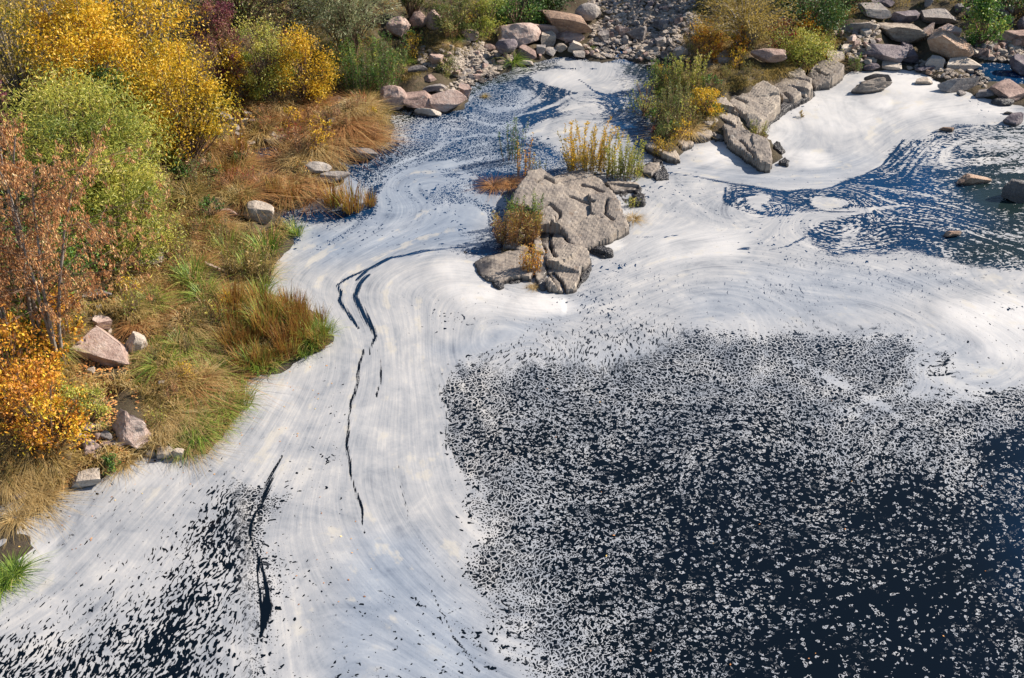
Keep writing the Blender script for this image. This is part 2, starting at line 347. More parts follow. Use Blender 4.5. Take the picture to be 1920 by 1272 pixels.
# dark lanes between the tongues of foam
LANES = [
 ([(875,464,5),(843,466,5),(793,470,7),(730,485,9),(691,505,9),(668,525,6)],1),
 ([(730,487,6),(681,508,8),(645,525,6),(634,535,6),(638,552,5)],1),
 ([(691,515,8),(671,532,14),(664,555,12),(684,594,14),(697,618,12),(704,630,9),(697,648,5),(694,665,3)],1),
 ([(640,545,6),(638,562,9),(648,580,9),(662,600,9),(672,616,5)],1),
 ([(683,655,4),(678,670,5),(671,697,6),(664,740,6),(655,768,6),(651,800,6),(650,835,5),(655,870,7),(663,905,5),(670,935,9),(676,955,8),(680,980,4),(686,1000,2)],1),
 ([(712,655,2),(715,690,3),(711,720,4),(706,745,3)],1),
 ([(531,852,2),(520,870,6),(508,892,13),(497,922,15),(488,945,5),(474,966,8),(469,985,9),(468,1003,6),(473,1022,3),(481,1039,8),(488,1060,7),(497,1085,7),(503,1110,11),(501,1140,20),(497,1170,16),(491,1190,9),(484,1208,4)],1),
 ([(481,1045,4),(484,1080,5),(490,1110,5),(491,1150,7),(489,1180,5)],1),
 ([(745,860,1),(752,910,3),(765,970,5),(785,1012,3),(812,1050,2),(838,1095,3)],.62),
 ([(800,1085,1),(810,1110,3),(830,1150,4),(850,1195,6),(880,1230,6),(900,1262,6)],.75),
 ([(640,1225,2),(650,1245,10),(640,1280,10)],.45),([(680,1235,2),(700,1250,10),(715,1285,12)],.45),
 ([(1240,318,2),(1262,326,4),(1300,331,4),(1345,340,8),(1400,350,10),(1470,360,10),(1540,356,8),(1600,338,7),(1650,315,7),(1678,285,7),(1695,262,6)],1),
 ([(1359,352,5),(1360,375,7),(1375,388,7),(1400,398,6),(1440,404,6),(1500,401,4)],1),
 ([(1372,358,8),(1376,378,8),(1396,388,5),(1420,396,6),(1462,398,5)],.8),
 ([(1440,372,5),(1470,380,10),(1500,385,10),(1515,378,8),(1520,392,6),(1560,398,4),(1610,398,3)],.9),
 ([(1385,468,8),(1405,466,10)],.9),([(1440,470,4),(1480,462,6),(1510,445,8)],.8),
 ([(1155,443,3),(1200,446,3),(1240,446,4),(1275,442,3)],.8),
 ([(1083,150,3),(1100,158,5),(1112,170,7),(1125,178,7)],1),
 ([(1120,130,5),(1090,128,4),(1050,132,3)],.8),
 ([(1165,138,4),(1178,130,3),(1215,126,3)],.9),
 ([(826,700,2),(822,735,3),(832,770,4),(838,800,4),(838,845,3)],.7),
 ([(1740,690,4),(1770,685,10),(1780,672,8)],.8),([(1760,705,6),(1795,700,8)],.8),([(1750,728,10),(1775,732,6)],.7),
 ([(960,668,2),(985,680,4),(1000,695,3)],.9),
 ([(538,470,4),(560,466,6),(585,466,3)],.8),([(590,575,2),(605,578,3)],.8),
 ([(620,430,2),(640,440,3),(632,455,2),(625,462,2)],.6),
]
for pts, v in LANES: stroke(lane, pts, v, soft=True)
# bright ridges of piled foam at the edge of the tongue
for pts in ([(838,790,5),(836,830,7),(848,870,8),(862,895,9),(866,930,8),(868,975,7),(880,1000,6)],
            [(820,980,6),(826,1020,8),(840,1060,9),(860,1100,12),(885,1150,13),(905,1190,14),(930,1230,14),(960,1280,14)],
            ): stroke(cov, pts, .93, .06)
stroke(cov, [(1480,675,10),(1530,700,26),(1600,735,34),(1660,765,30),(1710,800,14)], .72, .20); stroke(cov, [(1500,745,16),(1570,765,30),(1640,785,26)], .70, .25)
# thick white froth
def pile(px, py, rx, ry, v):
    c = plane(px, py); sx = rx * mpp(c[0], c[1], 0); sy = abs(plane(px, py - ry)[1] - c[1])
    d = np.sqrt(((WQ[:, 0] - c[0]) / sx) ** 2 + ((WQ[:, 1] - c[1]) / sy) ** 2); np.maximum(thick, v * (1 - sstep(.35, 1.15, d)), out=thick)
for a in [(880,545,70,36,.9),(1010,575,80,28,1),(850,510,60,22,.6),(1130,455,45,22,.8),(1160,400,40,25,.7),(1420,240,100,50,.8),(1560,210,110,45,.8),(1700,160,90,35,.9),(1500,300,70,22,.7),(1340,290,60,22,.9),
          (1860,600,120,60,.9),(1900,660,90,30,.6),(1750,205,120,25,.7),(1300,460,150,50,.45),(1650,195,40,20,1),(900,560,90,40,.5),(1850,205,60,18,.7),(60,1060,60,50,.4),(270,890,90,30,.4),(500,740,60,40,.4),
          (1060,145,60,22,.4),(700,560,30,40,.1),(560,620,60,40,.3),(1740,185,150,30,.6)]: pile(*a)
thick += 0.12 * sines(WP, 2.0, 21)
# thin bluish film
for pts, v in (([(640,300),(760,260),(900,140),(1000,150),(1000,260),(1060,300),(940,370),(900,470),(780,470),(600,500),(560,430),(640,420)],1.0),
               ([(680,1000),(780,1000),(870,1120),(1000,1300),(600,1300),(620,1150)],.85),
               ([(1250,310),(1400,345),(1560,345),(1640,300),(1600,290),(1480,325),(1300,310)],.45),
               ([(820,660),(960,600),(1100,560),(1000,640),(860,680)],.6), ([(1280,560),(1420,500),(1600,500),(1800,520),(1600,600),(1300,610)],.45),
               ([(960,650),(1920,600),(1920,1300),(960,1300)],.35)): paint(film, pts, v, .7)
film = np.clip(film, 0, 1)
blue = sstep(31, 24, WP[:, 1]) * 0.0 + sstep(24.5, 30, WP[:, 1]) * .9 + .04; slot = np.zeros(nW)  # sky reflection painted as a blue water colour, stronger in the far reach
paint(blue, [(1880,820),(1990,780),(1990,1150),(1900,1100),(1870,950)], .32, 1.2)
paint(slot, [(470,800),(440,900),(450,1000),(470,1120),(460,1272),(440,1500),(-300,1700),(-100,1150),(100,1050),(250,900)], 1.0, .25)
paint(slot, [(900,560),(1250,500),(1350,560),(1250,650),(1150,690),(1020,680),(930,700),(880,650)], .9, .3)
paint(slot, [(1300,480),(1900,520),(1800,620),(1300,610)], .8, .3)
# tree reflections painted green-brown into the water colour, mostly on the right
paint(clear, [(1795,330),(1860,230),(2300,230),(2300,520),(1800,508),(1760,460),(1850,420),(1790,370)], .8, 1.0)
paint(clear, [(900,118),(1260,118),(1250,200),(1190,150),(1100,110),(1000,135),(870,180),(740,240),(735,200)], .8, .2)
# carried and stretched coordinates of the foam pattern
A = WP.copy(); ph = []
for k in range(14):
    v0 = np.stack([samp(vx, A), samp(vy, A)], 1); mid = A - v0 * .08; v1 = np.stack([samp(vx, mid), samp(vy, mid)], 1); A = A - v1 * .16
    if k == 4: A5 = A.copy()
ps = samp(psi, WP)
cov[far] = .3
# the foam lies a little proud of the water where it is thick
z = np.clip(thick, 0, 1) * 0.05 * (cov > .85) + 0.0
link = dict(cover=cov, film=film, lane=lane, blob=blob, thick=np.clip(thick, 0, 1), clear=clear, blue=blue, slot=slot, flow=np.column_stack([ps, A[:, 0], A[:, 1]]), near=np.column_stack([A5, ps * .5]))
def m_water():
    t = NT("foamy_water"); co = t.n("ShaderNodeNewGeometry").outputs[0]
    cover, fil, lan, blo, thi, green_refl = (t.attr(k) for k in ("cover", "film", "lane", "blob", "thick", "clear"))
    flow = t.attr("flow", 'Vector'); near = t.attr("near", 'Vector')
    sp = t.n("ShaderNodeSeparateXYZ", {0: flow})
    # fine streaks that follow the current
    def streak(k, m, sc, det=3):
        v = t.n("ShaderNodeCombineXYZ", {0: t.math('MULTIPLY', sp.outputs[0], k), 1: t.math('MULTIPLY', sp.outputs[1], m), 2: t.math('MULTIPLY', sp.outputs[2], m)}).outputs[0]
        return t.noise(v, sc, det, .6, .15)
    s1 = streak(6.0, .35, 1.0, 4); s2 = streak(24.0, .45, 1.0, 3); s3 = streak(3.0, .5, 1.0, 4); s4 = streak(60.0, .7, 1.0, 2)
    # cells of the foam film, stretched a little along the flow
    wn = t.n("ShaderNodeTexNoise", {'Vector': co, 'Scale': 1.3, 'Detail': 2.0}, noise_dimensions='2D').outputs[1]
    big = t.n("ShaderNodeVectorMath", {0: co, 1: t.n("ShaderNodeVectorMath", {0: wn, 1: (.45, .45, 0)}, operation='MULTIPLY').outputs[0]}, operation='ADD').outputs[0]
    vv = t.n("ShaderNodeVectorMath", {0: t.n("ShaderNodeVectorMath", {0: near, 'Scale': .5}, operation='SCALE').outputs[0],
             1: t.n("ShaderNodeVectorMath", {0: big, 'Scale': .5}, operation='SCALE').outputs[0]}, operation='ADD').outputs[0]
    n1 = t.noise(vv, 8.5, 1.2, .55, .25); nf = t.noise(co, 19.0, 1.0, .5, .0)
    # flecks of the open reach: rounder and wider than they are long
    sq = t.n("ShaderNodeVectorMath", {0: vv, 1: (.62, 1.25, 1)}, operation='MULTIPLY').outputs[0]
    n2 = t.noise(sq, 13.0, 2.0, .55, .6)
    def eq(n, lo, hi): return t.mapr(n, lo, hi, 0, 1, smooth=False)
    e1 = eq(n1, .27, .73); e2 = t.math('ADD', eq(n2, .24, .76), t.math('MULTIPLY', t.math('SUBTRACT', s2, .5), 1.5))
    c = t.math('ADD', cover, t.math('MULTIPLY', t.math('SUBTRACT', s1, .5), t.math('ADD', .26, t.math('MULTIPLY', fil, .75))))
    c = t.math('ADD', c, t.math('MULTIPLY', t.math('SUBTRACT', t.noise(co, 1.1, 4, .65), .5), .36))
    lo = t.math('SUBTRACT', 1.0, c)
    # a net of foam lines round cells of open water: fine cells where the foam is dense, wide ones where it thins
    nw = t.n("ShaderNodeTexNoise", {'Vector': co, 'Scale': 7.0, 'Detail': 1.0}, noise_dimensions='2D').outputs[1]
    wv = t.n("ShaderNodeVectorMath", {0: vv, 1: t.n("ShaderNodeVectorMath", {0: nw, 'Scale': .10}, operation='SCALE').outputs[0]}, operation='ADD').outputs[0]
    wv = t.n("ShaderNodeVectorMath", {0: wv, 1: (1.0, .8, 1)}, operation='MULTIPLY').outputs[0]
    def vor(sc):
        return t.n("ShaderNodeTexVoronoi", {'Vector': wv, 'Scale': sc, 'Randomness': 1.0}, feature='DISTANCE_TO_EDGE', voronoi_dimensions='2D').outputs[0]
    vA, vB = vor(10.0), vor(17.0)
    mixk = t.mapr(t.math('ADD', c, t.math('MULTIPLY', t.math('SUBTRACT', e1, .5), .16)), .605, .625, 0, 1)
    # line half width as share of the cell
    wA = t.math('ADD', t.mapr(c, .25, .64, .058, .125), t.math('MULTIPLY', t.math('SUBTRACT', nf, .5), .10))
    wB = t.math('ADD', t.mapr(c, .56, .84, .085, .55), t.math('MULTIPLY', t.math('SUBTRACT', nf, .5), .30))
    lA = t.mapr(t.math('SUBTRACT', wA, vA), -.02, .03); lB = t.mapr(t.math('SUBTRACT', wB, vB), -.03, .05)
    # while sparse, only pieces of the net are left, with loose rims and dots between
    gate = t.mapr(t.math('SUBTRACT', e1, t.mapr(c, .30, .60, .98, .12)), -.03, .03)
    lA = t.math('MULTIPLY', lA, gate)
    # loose little rings, hooks and dots of foam, about one to a cell
    nd = t.n("ShaderNodeTexNoise", {'Vector': co, 'Scale': 15.0, 'Detail': 1.0}, noise_dimensions='2D').outputs[1]
    rvv = t.n("ShaderNodeVectorMath", {0: vv, 1: t.n("ShaderNodeVectorMath", {0: nd, 'Scale': .12}, operation='SCALE').outputs[0]}, operation='ADD').outputs[0]
    rvv = t.n("ShaderNodeVectorMath", {0: rvv, 1: (.58, .84, 1)}, operation='MULTIPLY').outputs[0]
    def rings(sc, off):
        vr = t.n("ShaderNodeTexVoronoi", {'Vector': t.n("ShaderNodeVectorMath", {0: rvv, 1: (off, off * .7, 0)}, operation='ADD').outputs[0], 'Scale': sc, 'Randomness': 1.0}, feature='F1', voronoi_dimensions='2D')
        cs = t.n("ShaderNodeSeparateColor", {0: vr.outputs[1]}); R = t.math('ADD', .04, t.math('MULTIPLY', t.math('POWER', cs.outputs[0], 1.6), .30))
        rg = t.mapr(t.math('ABSOLUTE', t.math('SUBTRACT', vr.outputs[0], R)), .055, .085, 1, 0)
        ok = t.mapr(t.math('SUBTRACT', t.mapr(c, .12, .50, .25, .95), cs.outputs[1]), 0, .01)
        return t.math('MULTIPLY', rg, ok)
    rim = t.math('MULTIPLY', t.mapr(c, .50, .58, 1, .15), t.math('MAXIMUM', rings(11.0, 0.0), t.math('MULTIPLY', rings(15.0, 3.3), t.mapr(c, .24, .40))))
    lA = t.math('MAXIMUM', lA, rim)
    worms = t.n("ShaderNodeMix", {0: mixk, 2: lA, 3: lB}, data_type='FLOAT').outputs[0]
    # open leads torn in the dense film
    tear = t.mapr(t.math('SUBTRACT', e1, t.mapr(c, .55, .95, .44, .02)), -.03, .03)
    worms = t.math('MULTIPLY', worms, t.n("ShaderNodeMix", {0: mixk, 2: 1.0, 3: tear}, data_type='FLOAT').outputs[0])
    fleck = t.mapr(t.math('SUBTRACT', e2, lo), -.02, .03)
    # where the film is drawn out by the current it tears into long slots
    slot = t.attr("slot"); rv = t.n("ShaderNodeVectorRotate", {'Vector': vv, 'Angle': radians(-76)}, rotation_type='Z_AXIS').outputs[0]
    n3 = t.noise(t.n("ShaderNodeVectorMath", {0: rv, 1: (.46, 1.2, 1)}, operation='MULTIPLY').outputs[0], 15.0, 1.5, .55, .35)
    e3 = eq(n3, .25, .75); sl = t.mapr(t.math('SUBTRACT', e3, t.math('SUBTRACT', .98, c)), -.025, .035)
    worms = t.n("ShaderNodeMix", {0: slot, 2: worms, 3: sl}, data_type='FLOAT').outputs[0]
    M = t.n("ShaderNodeMix", {0: blo, 2: worms, 3: fleck}, data_type='FLOAT').outputs[0]
    solid = t.mapr(cover, .945, .985); M = t.math('MAXIMUM', M, solid)
    # dark lanes, frayed by the streaks
    L = t.math('ADD', lan, t.math('MULTIPLY', t.math('SUBTRACT', s2, .47), .9)); L = t.math('ADD', L, t.math('MULTIPLY', t.math('SUBTRACT', s4, .5), 1.5)); L = t.math('ADD', L, t.math('MULTIPLY', t.math('SUBTRACT', nf, .5), .3))
    lm = t.mapr(L, .44, .64, 1, 0)
    keep = t.mapr(lan, .02, .1); lm = t.n("ShaderNodeMix", {0: keep, 2: 1.0, 3: lm}, data_type='FLOAT').outputs[0]
    M = t.math('MULTIPLY', M, lm)
    # colours
    fv = t.n("ShaderNodeCombineXYZ", {0: sp.outputs[1], 1: sp.outputs[2], 2: t.math('MULTIPLY', sp.outputs[0], .8)}).outputs[0]
    mb = t.noise(fv, 1.0, 6, .62, .6); mb2 = t.noise(fv, 3.2, 4, .6, .8)
    tone = t.math('ADD', t.math('MULTIPLY', mb, .32), t.math('MULTIPLY', mb2, .12))
    for s_, w_ in ((s1, .14), (s2, .18), (s3, .14), (s4, .10)): tone = t.math('ADD', tone, t.math('MULTIPLY', s_, w_))
    grey = t.ramp(tone, [(.395, (.17, .182, .205)), (.445, (.245, .257, .275)), (.485, (.295, .302, .314)), (.525, (.335, .337, .342)), (.58, (.42, .41, .395))])
    tintf = t.mix(fil, (1.0, 1.0, 1.0), (.68, .78, .92)); gm = t.n('ShaderNodeMix', data_type='RGBA', blend_type='MULTIPLY'); gm.inputs[0].default_value = 1.0; t.t.links.new(grey, gm.inputs[6]); t.t.links.new(tintf, gm.inputs[7]); grey = gm.outputs[2]
    white = t.mix(t.noise(co, 3.0, 4, .6), (.52, .515, .51), (.56, .535, .50))
    fc = t.mix(t.math('MULTIPLY', thi, t.mapr(tone, .42, .54, .6, 1)), grey, white)
    tan = t.mapr(t.math('ADD', s3, t.math('MULTIPLY', t.noise(co, 2.2, 4, .6), .6)), .90, .98, 0, .45)
    fc = t.mix(t.math('MULTIPLY', tan, t.mapr(cover, .85, .95)), fc, (.48, .44, .36))
    yy = t.n("ShaderNodeSeparateXYZ", {0: co}).outputs[1]
    body_refl = t.mix(t.attr('blue'), (.0010, .002, .003), (.003, .033, .095)); body_refl = t.mix(green_refl, body_refl, (.014, .020, .006))  # reflected sky blue and tree green are mixed into the base colour
    body_refl = t.mix(t.mapr(t.noise(co, .35, 2, .5), .3, .7, 0, .6), body_refl, (.0015, .003, .004))
    froth = t.math('ADD', t.noise(co, 14, 4, .6), t.math('MULTIPLY', thi, t.noise(co, 2.5, 4, .6)))
    hb = t.math('ADD', t.math('MULTIPLY', M, .5), t.math('MULTIPLY', froth, .35))
    bf = t.n("ShaderNodeBump", {'Strength': .35, 'Distance': .03, 'Height': hb})
    rip = t.n("ShaderNodeVectorMath", {0: co, 1: (1, 2.2, 1)}, operation='MULTIPLY').outputs[0]
    bw = t.n("ShaderNodeBump", {'Strength': .25, 'Distance': .02, 'Height': t.noise(rip, 5, 3, .5)})
    bw.inputs['Strength'].default_value = .10
    t.t.links.new(t.mapr(blo, 0, 1, .05, .8), bw.inputs['Strength'])
    W = t.n("ShaderNodeBsdfPrincipled", {'Base Color': body_refl, 'Roughness': .04, 'IOR': 1.33, 'Normal': bw.outputs[0]})
    Fm = t.n("ShaderNodeBsdfPrincipled", {'Base Color': fc, 'Roughness': .55, 'IOR': 1.3, 'Normal': bf.outputs[0]})
    # small cells near the limit of sight are half transparent
    mx = t.n("ShaderNodeMixShader", {0: M, 1: W.outputs[0], 2: Fm.outputs[0]})
    return t.out(mx.outputs[0])
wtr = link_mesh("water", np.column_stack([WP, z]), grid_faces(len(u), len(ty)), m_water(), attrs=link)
tag(wtr, "dark blue river water covered by swirling white and grey foam", kind="structure")
# ------------------------------------------------------------------ stone materials
def m_rock(name, stops, speck=.5, rough=.85, wet=.10, sc=1.0, relief=1.0):
    t = NT(name); ge = t.n("ShaderNodeNewGeometry"); co = ge.outputs[0]
    oi = t.n("ShaderNodeObjectInfo"); tc = t.n("ShaderNodeTexCoord").outputs[3]
    v = t.n("ShaderNodeVectorMath", {0: co, 1: t.n("ShaderNodeCombineXYZ", {0: t.math('MULTIPLY', oi.outputs['Random'], 50)}).outputs[0]}, operation='ADD').outputs[0]
    a = t.noise(v, 1.6 * sc, 5, .65, .3); b = t.noise(v, 12 * sc, 5, .7); c = t.noise(v, 70, 2, .6); st = t.noise(t.n("ShaderNodeVectorMath", {0: v, 1: (1.0, 1.0, 7)}, operation='MULTIPLY').outputs[0], 2.2, 4, .6)
    f = t.math('ADD', t.math('ADD', t.math('MULTIPLY', a, .45), t.math('MULTIPLY', st, .25)), t.math('MULTIPLY', b, .3))
    f = t.math('ADD', f, t.math('MULTIPLY', t.math('SUBTRACT', oi.outputs['Random'], .5), .13))
    col = t.ramp(f, stops)
    col = t.mix(t.mapr(c, .52, .68, 0, speck), col, (.07, .06, .06))
    col = t.mix(t.mapr(t.noise(v, 3.0, 6, .75), .60, .66, 0, .55), col, (.16, .10, .06))
    col = t.mix(t.mapr(t.noise(v, 4.5, 5, .7), .62, .68, 0, .45), col, (.46, .45, .41))
    z = t.n("ShaderNodeSeparateXYZ", {0: co}).outputs[2]
    zz = t.math('ADD', z, t.math('MULTIPLY', t.math('SUBTRACT', a, .5), .25))
    wf = t.mapr(zz, wet * .5, wet, 1, 0)
    col = t.mix(t.math('MULTIPLY', wf, .85), col, (.025, .023, .024))
    h = t.math('ADD', t.math('MULTIPLY', a, .6), t.math('ADD', t.math('MULTIPLY', b, .35), t.math('MULTIPLY', c, .08)))
    bm = t.n("ShaderNodeBump", {'Strength': relief, 'Distance': .12 * relief, 'Height': h})
    r = t.mapr(wf, 0, 1, rough, .3)
    p = t.n("ShaderNodeBsdfPrincipled", {'Base Color': col, 'Roughness': r, 'Normal': bm.outputs[0]}); return t.out(p.outputs[0])
M_PINK = m_rock("pink_granite", [(.36, (.15, .10, .085)), (.45, (.31, .21, .175)), (.53, (.42, .30, .25)), (.64, (.52, .42, .36))])
M_GREY = m_rock("grey_stone", [(.36, (.09, .08, .08)), (.46, (.215, .19, .18)), (.55, (.32, .285, .255)), (.66, (.43, .38, .33))])
M_BROWN = m_rock("brown_granite", [(.36, (.11, .075, .055)), (.46, (.25, .16, .11)), (.55, (.38, .25, .17)), (.66, (.47, .36, .27))])
M_DARK = m_rock("dark_shaded_stone", [(.36, (.05, .04, .05)), (.48, (.13, .105, .12)), (.6, (.25, .21, .21))])  # dark stones; also carries the painted shade of boulders standing in shade
M_TAN = m_rock("tan_stone", [(.36, (.18, .145, .12)), (.46, (.36, .30, .24)), (.55, (.47, .40, .33)), (.66, (.56, .50, .43))])
M_WET = m_rock("wet_black_stone", [(.36, (.03, .03, .032)), (.5, (.07, .065, .065)), (.62, (.15, .13, .12))], rough=.4, wet=.3)
M_LEDGE = m_rock("grey_ledge_rock", [(.36, (.085, .072, .062)), (.45, (.20, .17, .145)), (.53, (.285, .24, .195)), (.62, (.37, .315, .25)), (.7, (.44, .36, .26))], wet=.14, sc=.8, relief=.6)
MATS = dict(p=M_PINK, g=M_GREY, b=M_BROWN, d=M_DARK, t=M_TAN, w=M_WET, l=M_LEDGE)

import bmesh
ICO = {}
for sub in (2, 3, 4, 5):
    b_ = bmesh.new(); bmesh.ops.create_icosphere(b_, subdivisions=sub, radius=1.0); b_.verts.ensure_lookup_table()
    ICO[sub] = (np.array([v.co[:] for v in b_.verts]), np.array([[v.index for v in f.verts] for f in b_.faces])); b_.free()
def rock_shape(seed, sub=3, planes=11, rough=.03, lump=.10, kind='angular'):
    r = np.random.default_rng(seed); V = ICO[sub][0].copy()
    V *= 1 + lump * sines(V, 1.6, seed + 5)[:, None]
    def cut(n, d, V, keep=.985):
        n = np.array(n, float); n /= np.linalg.norm(n); e = V @ n - d; m = e > 0; V[m] -= (e[m] * keep)[:, None] * n
    if kind == 'pyramid':
        V *= 1.6; cut([-.9, -.45, .45], .34, V); cut([.55, -.75, .62], .38, V); cut([.6, .75, .5], .42, V); cut([-.5, .8, .4], .45, V); cut([0, 0, -1], .5, V); cut([1, 0, .2], .9, V); cut([0, -1, .1], .8, V)
    elif kind == 'angular':
        V *= 1.5                                             # a broken block: six jittered faces, corners knocked off
        for ax in ([0, 0, 1], [0, 0, -1], [1, 0, 0], [-1, 0, 0], [0, 1, 0], [0, -1, 0]):
            cut(np.array(ax) + r.normal(size=3) * .30, r.uniform(.58, .84), V, 1.0)
        for _ in range(5): cut(r.normal(size=3), r.uniform(.85, 1.10), V, 1.0)
    else:
        for k in range(11): cut(r.normal(size=3), r.uniform(.70, .93), V, .97)
    V += V / np.linalg.norm(V, axis=1, keepdims=True) * (sines(V, 7, seed + 9) * rough)[:, None]
    if sub >= 4: V += V / np.linalg.norm(V, axis=1, keepdims=True) * (sines(V, 18, seed + 19) * rough * .45)[:, None]
    V -= (V.max(0) + V.min(0)) / 2; V /= (V.max(0) - V.min(0)) / 2
    return V, ICO[sub][1]
ROCKMESH = {}
def place_rock(name, label, px, py, wpx, hpx, mat, seed, group=None, yaw=None, kind='angular', cat="boulder", lift=0.0, squash=None, shared=False, tilt=0):
    """a boulder whose picture is about wpx by hpx pixels round (px,py)"""
    r = np.random.default_rng(seed * 7 + 1)
    g0 = ground(px, py + hpx * .22); m = mpp(*g0); dep = math.atan2(CAM_H, g0[1]); W = wpx * m
    D = W * r.uniform(.62, .85); H = (hpx * m - D * sin(dep) * .80) / cos(dep)
    if H < .30 * W: H = .30 * W; D = max(.25 * W, (hpx * m - H * cos(dep)) / sin(dep) / .85)
    H = min(H, W * 1.1)
    if squash: H *= squash
    sink = .22 * H
    key = (seed, mat.name) if not shared else ("s", seed % 16, mat.name)
    sub = 4 if wpx > 34 else 3 if wpx > 13 else 2
    if key not in ROCKMESH:
        V, F = rock_shape((seed if not shared else seed % 16) + 100, sub, kind=kind, rough=.022 if kind == 'angular' else .03 if kind == 'round' else .12)
        me = link_mesh(name, V, F, mat, smooth=False); ROCKMESH[key] = me.data; o = me
    else:
        o = bpy.data.objects.new(name, ROCKMESH[key]); COL.objects.link(o)
    o.scale = (W / 2, D / 2, (H + sink) / 2)
    o.rotation_euler = (r.uniform(-.12, .12), tilt if tilt else r.uniform(-.15, .15), yaw if yaw is not None else r.uniform(-.35, .35))
    zc = g0[2] + (H - sink) / 2 + lift
    c = plane(px, py + 0.0 * hpx, zc); o.location = (c[0], c[1], zc)
    return tag(o, label, cat, group)

